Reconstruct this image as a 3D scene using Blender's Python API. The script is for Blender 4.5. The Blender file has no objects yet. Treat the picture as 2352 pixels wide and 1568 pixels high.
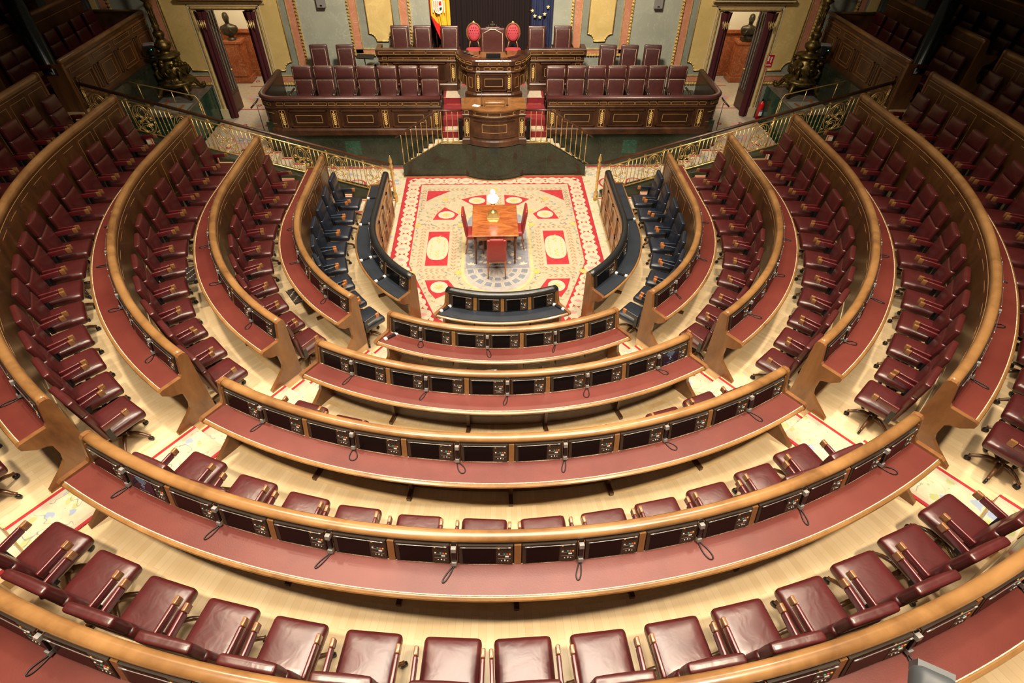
import bpy, bmesh, math, random
from math import sin, cos, pi, radians, atan2, asin, hypot, degrees
from mathutils import Vector, Matrix
random.seed(7)
S = bpy.context.scene
COL = S.collection

# ------------------------------------------------------------ camera, world, light, exposure
F_PX = 1277.3
def camera():
    pitch, yaw, roll = 0.7676, 0.0480, 0.01583
    cp, sp = cos(pitch), sin(pitch)
    fw = Vector((sin(yaw) * cp, cos(yaw) * cp, -sp))
    r = Vector((cos(yaw), -sin(yaw), 0)); u = r.cross(fw)
    r2 = r * cos(roll) + u * sin(roll); u2 = -r * sin(roll) + u * cos(roll)
    cam = bpy.data.cameras.new('camera'); cam.sensor_width = 36.0; cam.lens = F_PX / 2352 * 36.0
    cam.clip_start = 0.05; cam.clip_end = 200
    o = bpy.data.objects.new('camera', cam); COL.objects.link(o)
    m = Matrix(((r2.x, u2.x, -fw.x, -0.186), (r2.y, u2.y, -fw.y, -10.474), (r2.z, u2.z, -fw.z, 7.444), (0, 0, 0, 1)))
    o.matrix_world = m
    S.camera = o
camera()
w = bpy.data.worlds.new('World'); S.world = w; w.use_nodes = True
w.node_tree.nodes['Background'].inputs[0].default_value = (1.0, 0.86, 0.66, 1)
w.node_tree.nodes['Background'].inputs[1].default_value = 0.11
S.view_settings.view_transform = 'Standard'; S.view_settings.look = 'None'
S.view_settings.gamma = 1.0; S.view_settings.use_curve_mapping = False
S.view_settings.exposure = -0.36
def area(name, loc, size, power, color=(1, .84, .62), target=None, sy=None, spread=180):
    l = bpy.data.lights.new(name, 'AREA'); l.shape = 'RECTANGLE'; l.size = size; l.size_y = sy or size
    l.energy = power; l.color = color; l.spread = radians(spread)
    o = bpy.data.objects.new(name, l); COL.objects.link(o); o.location = loc
    if target is not None:
        d = Vector(target) - Vector(loc); o.rotation_euler = d.to_track_quat('-Z', 'Y').to_euler()
    return o
WARM = (1, .83, .60)
area('skylight', (0, -6.0, 12.5), 6.5, 1250, (1, .88, .70), sy=6.5, spread=112)
for i, (x, y, z, p, t) in enumerate(((-3.6, -9.6, 11.0, 330, (-2.2, -6.5, 1)), (3.6, -9.6, 11.0, 330, (2.2, -6.5, 1)),
                                     (-5.0, -3.5, 11.5, 260, (-4.5, -4.5, 1)), (5.0, -3.5, 11.5, 260, (4.5, -4.5, 1)),
                                     (-2.2, 2.5, 11.5, 150, (-1, 0, 0)), (2.2, 2.5, 11.5, 150, (1, 0, 0)))):
    area('ceiling_spot_light', (x, y, z), 0.55, p, WARM, t, spread=92)
area('wall_wash_light', (0, -0.5, 11.0), 1.6, 980, (1, .87, .68), (0, 7, 2.5), sy=.8, spread=100)

# ------------------------------------------------------------ materials
def newmat(name):
    m = bpy.data.materials.new(name); m.use_nodes = True
    nt = m.node_tree; return m, nt, nt.nodes['Principled BSDF']
def N(nt, t, **kw):
    n = nt.nodes.new(t)
    for k, v in kw.items(): setattr(n, k, v)
    return n
def ramp(nt, stops, src):
    r = N(nt, 'ShaderNodeValToRGB'); e = r.color_ramp.elements
    while len(e) < len(stops): e.new(0.5)
    for i, (p, c) in enumerate(stops): e[i].position = p; e[i].color = (*c, 1)
    nt.links.new(src, r.inputs[0]); return r.outputs[0]
def coords(nt, scale=(1, 1, 1), rot=(0, 0, 0), which='Object'):
    tc = N(nt, 'ShaderNodeTexCoord'); mp = N(nt, 'ShaderNodeMapping')
    mp.inputs['Scale'].default_value = scale; mp.inputs['Rotation'].default_value = rot
    nt.links.new(tc.outputs[which], mp.inputs[0]); return mp.outputs[0]
def noise(nt, vec, scale, detail=4, rough=.6, dist=0):
    n = N(nt, 'ShaderNodeTexNoise'); n.inputs['Scale'].default_value = scale; n.inputs['Detail'].default_value = detail
    n.inputs['Roughness'].default_value = rough; n.inputs['Distortion'].default_value = dist
    nt.links.new(vec, n.inputs['Vector']); return n.outputs[0]
def bump(nt, b, h, strength, dist=.01):
    bp = N(nt, 'ShaderNodeBump'); bp.inputs['Strength'].default_value = strength; bp.inputs['Distance'].default_value = dist
    nt.links.new(h, bp.inputs['Height']); nt.links.new(bp.outputs[0], b.inputs['Normal'])
def plain(name, col, rough=.5, metal=0, emit=None, es=1.0, coat=0):
    m, nt, b = newmat(name)
    b.inputs['Base Color'].default_value = (*col, 1); b.inputs['Roughness'].default_value = rough
    b.inputs['Metallic'].default_value = metal
    if coat: b.inputs['Coat Weight'].default_value = coat; b.inputs['Coat Roughness'].default_value = .12
    if emit: b.inputs['Emission Color'].default_value = (*emit, 1); b.inputs['Emission Strength'].default_value = es
    return m
def noisy(name, c1, c2, scale=3, rough=.5, sc=(1, 1, 1), metal=0, bstr=0, detail=5, dist=0, coat=0, lo=.35, hi=.65, mid=None, bscale=None):
    m, nt, b = newmat(name)
    v = coords(nt, sc); n = noise(nt, v, scale, detail, .6, dist)
    st = [(lo, c1), (hi, c2)] if mid is None else [(lo, c1), ((lo + hi) / 2, mid), (hi, c2)]
    nt.links.new(ramp(nt, st, n), b.inputs['Base Color'])
    b.inputs['Roughness'].default_value = rough; b.inputs['Metallic'].default_value = metal
    if coat: b.inputs['Coat Weight'].default_value = coat; b.inputs['Coat Roughness'].default_value = .15
    if bstr:
        bump(nt, b, noise(nt, v, bscale or scale * 6, 3), bstr)
    return m
M = {}
def leather(name, c, c2, rough=.36):
    m, nt, b = newmat(name)
    v = coords(nt)
    oi = N(nt, 'ShaderNodeObjectInfo')
    ad = N(nt, 'ShaderNodeVectorMath', operation='ADD'); nt.links.new(v, ad.inputs[0]); nt.links.new(oi.outputs['Location'], ad.inputs[1])
    n = noise(nt, ad.outputs[0], 4.5, 4)
    nt.links.new(ramp(nt, [(.3, c), (.75, c2)], n), b.inputs['Base Color'])
    b.inputs['Roughness'].default_value = rough
    n2 = noise(nt, ad.outputs[0], 7, 2, .5, .6); n3 = noise(nt, ad.outputs[0], 160, 2)
    mx = N(nt, 'ShaderNodeMath', operation='MULTIPLY_ADD'); nt.links.new(n3, mx.inputs[0]); mx.inputs[1].default_value = .05; nt.links.new(n2, mx.inputs[2])
    bump(nt, b, mx.outputs[0], .16, .03)
    b.inputs['Specular IOR Level'].default_value = .85
    return m
M['leather'] = leather('burgundy_leather', (.050, .0058, .0062), (.075, .0092, .0095), .35)
M['leather_arm'] = leather('burgundy_arm_leather', (.070, .006, .0075), (.105, .010, .012), .33)
M['leather_brown'] = leather('brown_burgundy_leather', (.050, .010, .009), (.070, .015, .012), .42)
M['leather_blue'] = leather('navy_leather', (.006, .010, .020), (.010, .016, .030), .36)
M['leather_red'] = leather('red_leather', (.24, .013, .014), (.31, .020, .020), .45)
M['desk_red'] = noisy('red_desk_leather', (.090, .013, .009), (.140, .026, .018), 1.3, .42, bstr=.08, bscale=90, lo=.3, hi=.7)
M['desk_blue'] = noisy('navy_desk_leather', (.010, .014, .022), (.016, .022, .034), 3, .45, bstr=.05, bscale=90)
M['black_leather'] = leather('black_padded_leather', (.008, .009, .011), (.013, .014, .016), .34)
def wood(name, c1, c2, c3, rough=.3, scale=2.5, sc=(1, 1, 1), coat=.35):
    m, nt, b = newmat(name)
    v = coords(nt, sc)
    n = noise(nt, v, scale, 6, .62, 1.2)
    n2 = noise(nt, v, scale * 9, 4, .6, .3)
    mx = N(nt, 'ShaderNodeMath', operation='MULTIPLY_ADD'); nt.links.new(n2, mx.inputs[0]); mx.inputs[1].default_value = .22; nt.links.new(n, mx.inputs[2])
    nt.links.new(ramp(nt, [(.40, c1), (.60, c2), (.78, c3)], mx.outputs[0]), b.inputs['Base Color'])
    b.inputs['Roughness'].default_value = rough; b.inputs['Coat Weight'].default_value = coat; b.inputs['Coat Roughness'].default_value = .12
    return m
M['walnut_gold'] = wood('golden_walnut', (.135, .060, .019), (.235, .115, .038), (.31, .160, .058), .28, 1.1, coat=.4)
M['walnut'] = wood('walnut', (.105, .040, .013), (.180, .074, .024), (.25, .110, .038), .34, 1.8, (1, 1, .35))
M['walnut_dark'] = wood('dark_walnut', (.040, .014, .005), (.075, .028, .009), (.11, .042, .014), .38, 2.2, (1, 1, .35))
M['mahogany'] = wood('mahogany', (.022, .0075, .0035), (.046, .016, .0065), (.078, .028, .011), .38, 2.0, (1, .6, 1), coat=.25)
M['mahogany_dark'] = wood('dark_mahogany', (.014, .005, .0025), (.026, .009, .004), (.04, .014, .006), .36, 2.4, coat=.25)
M['table_wood'] = wood('table_mahogany', (.17, .040, .012), (.30, .085, .022), (.42, .14, .036), .26, 2.2, (1, 3, 1), coat=.6)
M['table_dark'] = wood('turned_leg_wood', (.05, .012, .005), (.085, .022, .008), (.12, .034, .012), .3, 4)
M['tip_wood'] = wood('armrest_tip_wood', (.13, .05, .015), (.21, .09, .03), (.29, .14, .05), .3, 8)
M['base_wood'] = wood('chair_base_wood', (.045, .017, .006), (.08, .03, .010), (.12, .05, .017), .3, 6)
M['inlay'] = plain('pale_inlay', (.42, .23, .085), .4)
M['inlay_gold'] = plain('gold_inlay', (.62, .36, .12), .35, .2)
M['black'] = plain('black_plastic', (.008, .008, .009), .35)
M['screen'] = plain('black_screen', (.003, .003, .0035), .22)
M['screen'].node_tree.nodes['Principled BSDF'].inputs['Specular IOR Level'].default_value = .18
M['bezel'] = plain('brown_bezel', (.028, .017, .010), .5)
M['bezel2'] = plain('dark_brown_panel', (.034, .022, .014), .5)
M['grey_btn'] = plain('light_grey_button', (.62, .60, .56), .4)
M['silver'] = plain('silver_grey', (.30, .29, .28), .35, .3)
M['white_plastic'] = plain('white_plastic', (.82, .82, .80), .35)
M['led_r'] = plain('red_led', (.4, .02, .02), .4, emit=(1, .12, .05), es=.6)
M['led_o'] = plain('orange_led', (.5, .2, .02), .4, emit=(1, .5, .05), es=.6)
M['led_g'] = plain('green_led', (.02, .25, .16), .4, emit=(.05, .6, .35), es=.25)
M['cord'] = plain('black_cord', (.006, .006, .007), .45)
M['chrome'] = plain('dull_chrome', (.30, .29, .28), .35, .7)
M['brass'] = noisy('polished_brass', (.80, .52, .17), (.92, .66, .27), 6, .30, metal=.8)
M['gilt'] = noisy('gilt_plaster', (.58, .39, .12), (.88, .66, .28), 14, .42, metal=.5)
M['gold_leaf'] = plain('bright_gold_ornament', (.95, .66, .24), .42, .35)
M['bronze'] = noisy('gilded_bronze', (.045, .032, .010), (.22, .155, .05), 9, .40, metal=.9, bstr=.5, bscale=22)
M['bronze_dark'] = noisy('dark_bronze_statue', (.035, .028, .016), (.085, .068, .040), 9, .42, metal=.7)
M['rope'] = noisy('cream_rope_trim', (.42, .34, .20), (.80, .72, .52), 60, .6, lo=.4, hi=.6)
def planks():
    m, nt, b = newmat('maple_planks')
    tc = N(nt, 'ShaderNodeTexCoord'); sp = N(nt, 'ShaderNodeSeparateXYZ'); nt.links.new(tc.outputs['Object'], sp.inputs[0])
    at = N(nt, 'ShaderNodeMath', operation='ARCTAN2'); nt.links.new(sp.outputs[0], at.inputs[0])
    ng = N(nt, 'ShaderNodeMath', operation='MULTIPLY'); ng.inputs[1].default_value = -1; nt.links.new(sp.outputs[1], ng.inputs[0]); nt.links.new(ng.outputs[0], at.inputs[1])
    ln = N(nt, 'ShaderNodeVectorMath', operation='LENGTH'); cb = N(nt, 'ShaderNodeCombineXYZ'); nt.links.new(sp.outputs[0], cb.inputs[0]); nt.links.new(sp.outputs[1], cb.inputs[1])
    nt.links.new(cb.outputs[0], ln.inputs[0])
    # angle in boards of about 9 cm
    mu = N(nt, 'ShaderNodeMath', operation='MULTIPLY'); mu.inputs[1].default_value = 7.2; nt.links.new(at.outputs[0], mu.inputs[0])
    c2 = N(nt, 'ShaderNodeCombineXYZ'); nt.links.new(ln.outputs['Value'], c2.inputs[0]); nt.links.new(mu.outputs[0], c2.inputs[1])
    br = N(nt, 'ShaderNodeTexBrick'); br.offset = .37; br.inputs['Scale'].default_value = 1
    br.inputs['Brick Width'].default_value = .62; br.inputs['Row Height'].default_value = .062; br.inputs['Mortar Size'].default_value = .0016
    br.inputs['Color1'].default_value = (.76, .59, .37, 1); br.inputs['Color2'].default_value = (.67, .49, .28, 1); br.inputs['Mortar'].default_value = (.58, .42, .235, 1)
    br.inputs['Mortar Smooth'].default_value = .3; br.inputs['Bias'].default_value = -.1
    nt.links.new(c2.outputs[0], br.inputs['Vector'])
    n = noise(nt, c2.outputs[0], 3, 5)
    mx = N(nt, 'ShaderNodeMixRGB', blend_type='MULTIPLY'); mx.inputs[0].default_value = .35
    nt.links.new(br.outputs['Color'], mx.inputs[1]); nt.links.new(ramp(nt, [(.3, (.82, .8, .76)), (.7, (1, 1, 1))], n), mx.inputs[2])
    nt.links.new(mx.outputs[0], b.inputs['Base Color']); b.inputs['Roughness'].default_value = .38
    return m
M['floor'] = planks()
M['maple'] = wood('light_maple', (.60, .40, .19), (.70, .50, .26), (.76, .57, .32), .42, 1.5, (1, 1, .3), coat=.1)
def marble(name, c1, c2, vein, scale=1.3, rough=.16, vw=.03):
    m, nt, b = newmat(name)
    v = coords(nt)
    n = noise(nt, v, scale, 7, .65, .8)
    base = ramp(nt, [(.3, c1), (.7, c2)], n)
    n2 = noise(nt, v, scale * 1.7, 8, .62, 2.4)
    a = N(nt, 'ShaderNodeMath', operation='SUBTRACT'); nt.links.new(n2, a.inputs[0]); a.inputs[1].default_value = .5
    ab = N(nt, 'ShaderNodeMath', operation='ABSOLUTE'); nt.links.new(a.outputs[0], ab.inputs[0])
    f = ramp(nt, [(0, (1, 1, 1)), (vw, (0, 0, 0))], ab.outputs[0])
    mx = N(nt, 'ShaderNodeMixRGB'); nt.links.new(f, mx.inputs[0]); nt.links.new(base, mx.inputs[1]); mx.inputs[2].default_value = (*vein, 1)
    nt.links.new(mx.outputs[0], b.inputs['Base Color']); b.inputs['Roughness'].default_value = rough
    return m
M['marble_green'] = marble('dark_green_marble', (.012, .016, .010), (.030, .036, .023), (.055, .062, .042), 1.5, .18, .008)
M['marble_green2'] = marble('emerald_marble', (.010, .035, .022), (.02, .065, .042), (.05, .10, .07), 1.5, .16, .02)
M['marble_grey'] = marble('grey_green_marble', (.31, .32, .26), (.41, .42, .34), (.50, .49, .40), .7, .30, .008)
M['marble_grey2'] = marble('dark_grey_marble', (.21, .225, .185), (.30, .31, .255), (.38, .375, .31), .9, .30, .008)
M['marble_yellow'] = marble('yellow_siena_marble', (.56, .40, .14), (.76, .57, .24), (.64, .46, .18), 1.6, .28, .05)
M['marble_pink'] = marble('pink_marble', (.47, .18, .10), (.58, .26, .16), (.66, .42, .30), 1.3, .30, .010)
M['marble_red'] = marble('red_brown_marble', (.28, .065, .022), (.40, .12, .045), (.52, .24, .12), 1.4, .2, .02)
M['marble_brown'] = marble('brown_inlaid_marble', (.10, .085, .07), (.18, .15, .12), (.26, .22, .18), 1.4, .2, .02)
M['cream_trim'] = plain('cream_painted_stone', (.62, .52, .32), .4)
M['room_white'] = plain('cream_wall_paint', (.82, .72, .52), .7)
M['velvet'] = noisy('burgundy_velvet', (.035, .002, .005), (.08, .004, .010), 3, .85, sc=(6, 6, .3))
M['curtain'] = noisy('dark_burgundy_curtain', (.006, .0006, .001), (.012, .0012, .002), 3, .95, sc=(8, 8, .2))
M['stair_red'] = noisy('crimson_carpet', (.14, .005, .010), (.20, .009, .016), 8, .95, bstr=.3, bscale=120)
M['pink_velvet'] = noisy('rose_pink_velvet', (.33, .030, .045), (.42, .045, .060), 5, .75)
M['gallery_dark'] = plain('dark_gallery_ceiling', (.10, .085, .05), .8)
M['column'] = marble('near_black_green_marble', (.004, .006, .005), (.010, .014, .012), (.02, .026, .022), 1.4, .2, .02)
M['side_wall'] = plain('ochre_side_wall', (.26, .19, .08), .7)
# carpets
CR = (.66, .52, .31)
M['c_cream'] = noisy('cream_carpet', (.35, .295, .20), (.41, .35, .25), 12, .95, bstr=.25, bscale=140)
M['c_pale'] = noisy('pale_peach_carpet', (.37, .295, .215), (.43, .35, .26), 12, .95, bstr=.25, bscale=140)
M['c_yellow'] = noisy('light_yellow_carpet', (.44, .35, .17), (.50, .41, .21), 12, .95, bstr=.25, bscale=140)
M['c_red'] = noisy('crimson_carpet_wool', (.30, .012, .020), (.38, .022, .032), 12, .95, bstr=.25, bscale=140)
M['c_leaf'] = noisy('terracotta_leaf_wool', (.33, .15, .07), (.40, .20, .10), 12, .95)
M['c_gold'] = noisy('gold_wool', (.48, .31, .07), (.56, .38, .11), 12, .95)
M['c_grey'] = noisy('blue_grey_carpet', (.185, .185, .21), (.25, .245, .28), 12, .95, bstr=.25, bscale=140)
M['c_lilac'] = noisy('lilac_grey_carpet', (.31, .28, .275), (.37, .34, .33), 12, .95)
M['c_slate'] = noisy('slate_carpet', (.15, .165, .215), (.19, .205, .255), 12, .95)
M['c_blue'] = plain('blue_wool', (.13, .17, .30), .95)
M['c_green'] = plain('olive_wool', (.22, .23, .10), .95)
M['c_pink'] = plain('rose_wool', (.62, .22, .20), .95)
M['c_beige'] = plain('beige_wool', (.52, .45, .35), .95)
M['c_cream2'] = plain('ivory_wool', (.43, .38, .28), .95)
def floral(name):
    m, nt, b = newmat(name)
    v = coords(nt)
    def flowers(scale, thr, c):
        vo = N(nt, 'ShaderNodeTexVoronoi'); vo.inputs['Scale'].default_value = scale; vo.inputs['Randomness'].default_value = .9
        n = noise(nt, v, scale * 2.2, 3)
        ad = N(nt, 'ShaderNodeVectorMath', operation='ADD')
        sc = N(nt, 'ShaderNodeVectorMath', operation='SCALE'); sc.inputs['Scale'].default_value = .5 / scale
        nt.links.new(nt.nodes[n.node.name].outputs[1], sc.inputs[0]); nt.links.new(v, ad.inputs[0]); nt.links.new(sc.outputs[0], ad.inputs[1])
        nt.links.new(ad.outputs[0], vo.inputs['Vector'])
        return ramp(nt, [(thr, (1, 1, 1)), (thr + .03, (0, 0, 0))], vo.outputs['Distance']), c
    cur = ramp(nt, [(.3, (.46, .39, .27)), (.7, (.55, .47, .35))], noise(nt, v, 10, 4))
    for scale, thr, c, off in ((3.1, .20, (.26, .31, .44), 0), (4.6, .22, (.36, .37, .16), 3), (9.5, .13, (.28, .33, .20), 6)):
        f, cc = flowers(scale, thr, c)
        mx = N(nt, 'ShaderNodeMixRGB'); nt.links.new(f, mx.inputs[0]); nt.links.new(cur, mx.inputs[1]); mx.inputs[2].default_value = (*cc, 1); cur = mx.outputs[0]
    wv = noise(nt, v, 2.2, 2, .5, 1.0)
    a = N(nt, 'ShaderNodeMath', operation='SUBTRACT'); nt.links.new(wv, a.inputs[0]); a.inputs[1].default_value = .5
    ab = N(nt, 'ShaderNodeMath', operation='ABSOLUTE'); nt.links.new(a.outputs[0], ab.inputs[0])
    f = ramp(nt, [(0, (1, 1, 1)), (.008, (0, 0, 0))], ab.outputs[0])
    mx = N(nt, 'ShaderNodeMixRGB'); nt.links.new(f, mx.inputs[0]); nt.links.new(cur, mx.inputs[1]); mx.inputs[2].default_value = (.16, .20, .20, 1); cur = mx.outputs[0]
    nt.links.new(cur, b.inputs['Base Color']); b.inputs['Roughness'].default_value = .95
    return m
M['floral'] = floral('cream_floral_carpet')

# ------------------------------------------------------------ mesh helper
class MB:
    def __init__(s): s.v = []; s.f = []; s.m = []; s.sm = []; s.mats = []
    def mi(s, mat):
        if mat not in s.mats: s.mats.append(mat)
        return s.mats.index(mat)
    def add(s, vs, fs, mat, smooth=False, X=None):
        o = len(s.v); k = s.mi(mat)
        s.v += [tuple(X @ Vector(p)) if X else tuple(p) for p in vs]
        for f in fs: s.f.append([i + o for i in f]); s.m.append(k); s.sm.append(smooth)
        return s
    def box(s, c, h, mat, X=None, taper=1.0):
        vs = [(c[0] + sx * h[0] * (taper if sz > 0 else 1), c[1] + sy * h[1] * (taper if sz > 0 else 1), c[2] + sz * h[2]) for sz in (-1, 1) for sy in (-1, 1) for sx in (-1, 1)]
        return s.add(vs, [(0, 2, 3, 1), (4, 5, 7, 6), (0, 1, 5, 4), (2, 6, 7, 3), (0, 4, 6, 2), (1, 3, 7, 5)], mat, X=X)
    def bx(s, x0, x1, y0, y1, z0, z1, mat, X=None):
        return s.box(((x0 + x1) / 2, (y0 + y1) / 2, (z0 + z1) / 2), (abs(x1 - x0) / 2, abs(y1 - y0) / 2, abs(z1 - z0) / 2), mat, X)
    def prism(s, poly, z0, z1, mat, X=None, smooth=False):
        n = len(poly); vs = [(*p, z0) for p in poly] + [(*p, z1) for p in poly]
        fs = [list(range(n))[::-1], list(range(n, 2 * n))] + [(i, (i + 1) % n, n + (i + 1) % n, n + i) for i in range(n)]
        return s.add(vs, fs, mat, smooth, X)
    def tube(s, pts, r, mat, n=8, X=None, closed=False, rads=None):
        pts = [Vector(p) for p in pts]; m = len(pts); vs = []
        up = Vector((0, 0, 1)); prev = None
        for i, p in enumerate(pts):
            a = pts[(i - 1) % m] if (closed or i > 0) else p; b = pts[(i + 1) % m] if (closed or i < m - 1) else p
            t = (b - a); t = t.normalized() if t.length > 1e-9 else Vector((0, 0, 1))
            if prev is None:
                q = up if abs(t.dot(up)) < .9 else Vector((1, 0, 0)); x = t.cross(q).normalized()
            else:
                x = (prev - t * prev.dot(t)); x = x.normalized() if x.length > 1e-6 else t.orthogonal().normalized()
            prev = x; y = t.cross(x); rr = rads[i] if rads else r
            for k in range(n): vs.append(p + (x * cos(2 * pi * k / n) + y * sin(2 * pi * k / n)) * rr)
        fs = []
        for i in range(m if closed else m - 1):
            j = (i + 1) % m
            for k in range(n): fs.append((i * n + k, i * n + (k + 1) % n, j * n + (k + 1) % n, j * n + k))
        if not closed: fs += [list(range(n))[::-1], list(range((m - 1) * n, m * n))]
        return s.add(vs, fs, mat, True, X)
    def lathe(s, prof, c, mat, n=16, X=None, sx=1, sy=1):
        vs = []; m = len(prof)
        for r, z in prof:
            for k in range(n): vs.append((c[0] + r * sx * cos(2 * pi * k / n), c[1] + r * sy * sin(2 * pi * k / n), c[2] + z))
        fs = [(i * n + k, i * n + (k + 1) % n, (i + 1) * n + (k + 1) % n, (i + 1) * n + k) for i in range(m - 1) for k in range(n)]
        fs += [list(range(n))[::-1], list(range((m - 1) * n, m * n))]
        return s.add(vs, fs, mat, True, X)
    def grid(s, rows, mat, smooth=True, closed_u=False, X=None):
        n = len(rows[0]); m = len(rows); vs = [p for r in rows for p in r]; fs = []
        for i in range(m - 1):
            for k in range(n if closed_u else n - 1): fs.append((i * n + k, i * n + (k + 1) % n, (i + 1) * n + (k + 1) % n, (i + 1) * n + k))
        return s.add(vs, fs, mat, smooth, X)
    def cushion(s, c, h, r, mat, puff=0.0, puffb=0.0, X=None, n=5, axis=2):
        # rounded box with a bulging face along +axis
        def ticks(hh):
            a = [-hh, -hh + r * .35, -hh + r]; inner = [(-hh + r) + (2 * (hh - r)) * i / n for i in range(1, n)]
            return a + inner + [-x for x in a[::-1]]
        T = [ticks(h[0]), ticks(h[1]), ticks(h[2])]
        vs = []; fs = []; idx = {}
        def P(i, j, k):
            key = (i, j, k)
            if key in idx: return idx[key]
            p = [T[0][i], T[1][j], T[2][k]]
            q = [max(-(h[a] - r), min(h[a] - r, p[a])) for a in range(3)]; d = Vector(p) - Vector(q)
            o = Vector(q) + (d.normalized() * r if d.length > 1e-9 else d)
            u = [p[a] / h[a] for a in range(3)]; a1, a2 = [a for a in range(3) if a != axis]
            w = (1 - u[a1] ** 2) * (1 - u[a2] ** 2)
            if w > 0:
                if u[axis] > 0: o[axis] += puff * w ** .7 * u[axis]
                else: o[axis] += puffb * w ** .7 * u[axis]
            idx[key] = len(vs); vs.append(o + Vector(c)); return idx[key]
        nx, ny, nz = [len(t) - 1 for t in T]
        for i in range(nx):
            for j in range(ny): fs.append((P(i, j, 0), P(i, j + 1, 0), P(i + 1, j + 1, 0), P(i + 1, j, 0))); fs.append((P(i, j, nz), P(i + 1, j, nz), P(i + 1, j + 1, nz), P(i, j + 1, nz)))
        for i in range(nx):
            for k in range(nz): fs.append((P(i, 0, k), P(i + 1, 0, k), P(i + 1, 0, k + 1), P(i, 0, k + 1))); fs.append((P(i, ny, k), P(i, ny, k + 1), P(i + 1, ny, k + 1), P(i + 1, ny, k)))
        for j in range(ny):
            for k in range(nz): fs.append((P(0, j, k), P(0, j, k + 1), P(0, j + 1, k + 1), P(0, j + 1, k))); fs.append((P(nx, j, k), P(nx, j + 1, k), P(nx, j + 1, k + 1), P(nx, j, k + 1)))
        return s.add(vs, fs, mat, True, X)
    def mesh(s, name):
        me = bpy.data.meshes.new(name); me.from_pydata([tuple(p) for p in s.v], [], s.f)
        for m in s.mats: me.materials.append(m)
        me.polygons.foreach_set('material_index', s.m); me.polygons.foreach_set('use_smooth', s.sm)
        bm = bmesh.new(); bm.from_mesh(me); bmesh.ops.recalc_face_normals(bm, faces=bm.faces); bm.to_mesh(me); bm.free()
        me.update(); return me
    def build(s, name, parent=None, loc=None, label=None):
        o = bpy.data.objects.new(name, s.mesh(name)); COL.objects.link(o)
        if parent: o.parent = parent
        if loc: o.location = loc
        if label: o['label'] = label
        return o
def tag(o, label=None, cat=None, group=None, kind=None):
    if label: o['label'] = label
    if cat: o['category'] = cat
    if group: o['group'] = group
    if kind: o['kind'] = kind
    return o
def thing(name, label, cat, loc=(0, 0, 0), rz=0, group=None):
    o = bpy.data.objects.new(name, None); COL.objects.link(o); o.empty_display_size = .1
    o.location = loc; o.rotation_euler = (0, 0, rz); return tag(o, label, cat, group)
def struct(o): o['kind'] = 'structure'; return o
KIDS = {}
def copy_tree(o, parent=None):
    c = o.copy(); COL.objects.link(c)
    if parent: c.parent = parent; c.matrix_parent_inverse = Matrix()
    if o.name not in KIDS: KIDS[o.name] = [x for x in o.children]
    for ch in KIDS[o.name]: copy_tree(ch, c)
    return c
T3 = lambda x, y, z: Matrix.Translation((x, y, z))
RX = lambda a: Matrix.Rotation(a, 4, 'X'); RY = lambda a: Matrix.Rotation(a, 4, 'Y'); RZ = lambda a: Matrix.Rotation(a, 4, 'Z')
ORD = ['first', 'second', 'third', 'fourth', 'fifth', 'sixth', 'seventh', 'eighth', 'ninth', 'tenth', 'eleventh', 'twelfth', 'thirteenth', 'fourteenth', 'fifteenth', 'sixteenth', 'seventeenth', 'eighteenth', 'nineteenth', 'twentieth']
# ------------------------------------------------------------ the hemicycle: rings of benches on stepped tiers
RK = [2.666, 4.076, 5.432, 6.801, 8.172, 9.523, 10.89, 12.26, 13.7]
ST = 0.4505
FK = [ST * k for k in range(9)]
CARPET_Z = -0.12
YE = 1.95                      # where the side benches end, at the railing aisle
A36 = radians(36); P_C, P_S = -.66, .11
def th_c(r): return A36 + asin(P_C / r)
def th_s(r): return A36 + asin(P_S / r)
def ring_pt(sec, R, dr, u, ymax=YE, u_lo=None):
    r = R + dr
    if sec == 'C':
        t = th_c(r) * (2 * u - 1); n = (sin(t), -cos(t)); return (n[0] * r, n[1] * r), n
    sg = 1 if sec == 'R' else -1
    La = R * (pi / 2 - th_s(R)); ua = La / (La + ymax)
    if u <= ua:
        t = th_s(r) + (pi / 2 - th_s(r)) * u / ua; n = (sin(t), -cos(t)); p = (n[0] * r, n[1] * r)
    else:
        n = (1, 0); p = (r, ymax * (u - ua) / (1 - ua))
    return (sg * p[0], p[1]), (sg * n[0], n[1])
def sec_len(sec, R, ymax=YE):
    return 2 * R * th_c(R) if sec == 'C' else R * (pi / 2 - th_s(R)) + ymax
def sweep(mb, sec, R, prof, mat, n=48, u0=0., u1=1., caps=True, smooth=False, ymax=YE):
    rows = []
    us = [u0 + (u1 - u0) * i / n for i in range(n + 1)]
    for u in us:
        row = []
        for dr, z in prof:
            (x, y), _ = ring_pt(sec, R, dr, u, ymax); row.append((x, y, z))
        rows.append(row)
    k = len(prof); vs = [p for r in rows for p in r]; fs = []
    for i in range(n):
        for j in range(k): fs.append((i * k + j, i * k + (j + 1) % k, (i + 1) * k + (j + 1) % k, (i + 1) * k + j))
    if caps: fs += [list(range(k)), list(range(n * k, n * k + k))[::-1]]
    mb.add(vs, fs, mat, smooth)
def frame_at(sec, R, dr, u, z=0, ymax=YE):
    (x, y), n = ring_pt(sec, R, dr, u, ymax); f = (-n[0], -n[1])
    return T3(x, y, z) @ RZ(atan2(-f[0], f[1]))

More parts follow.
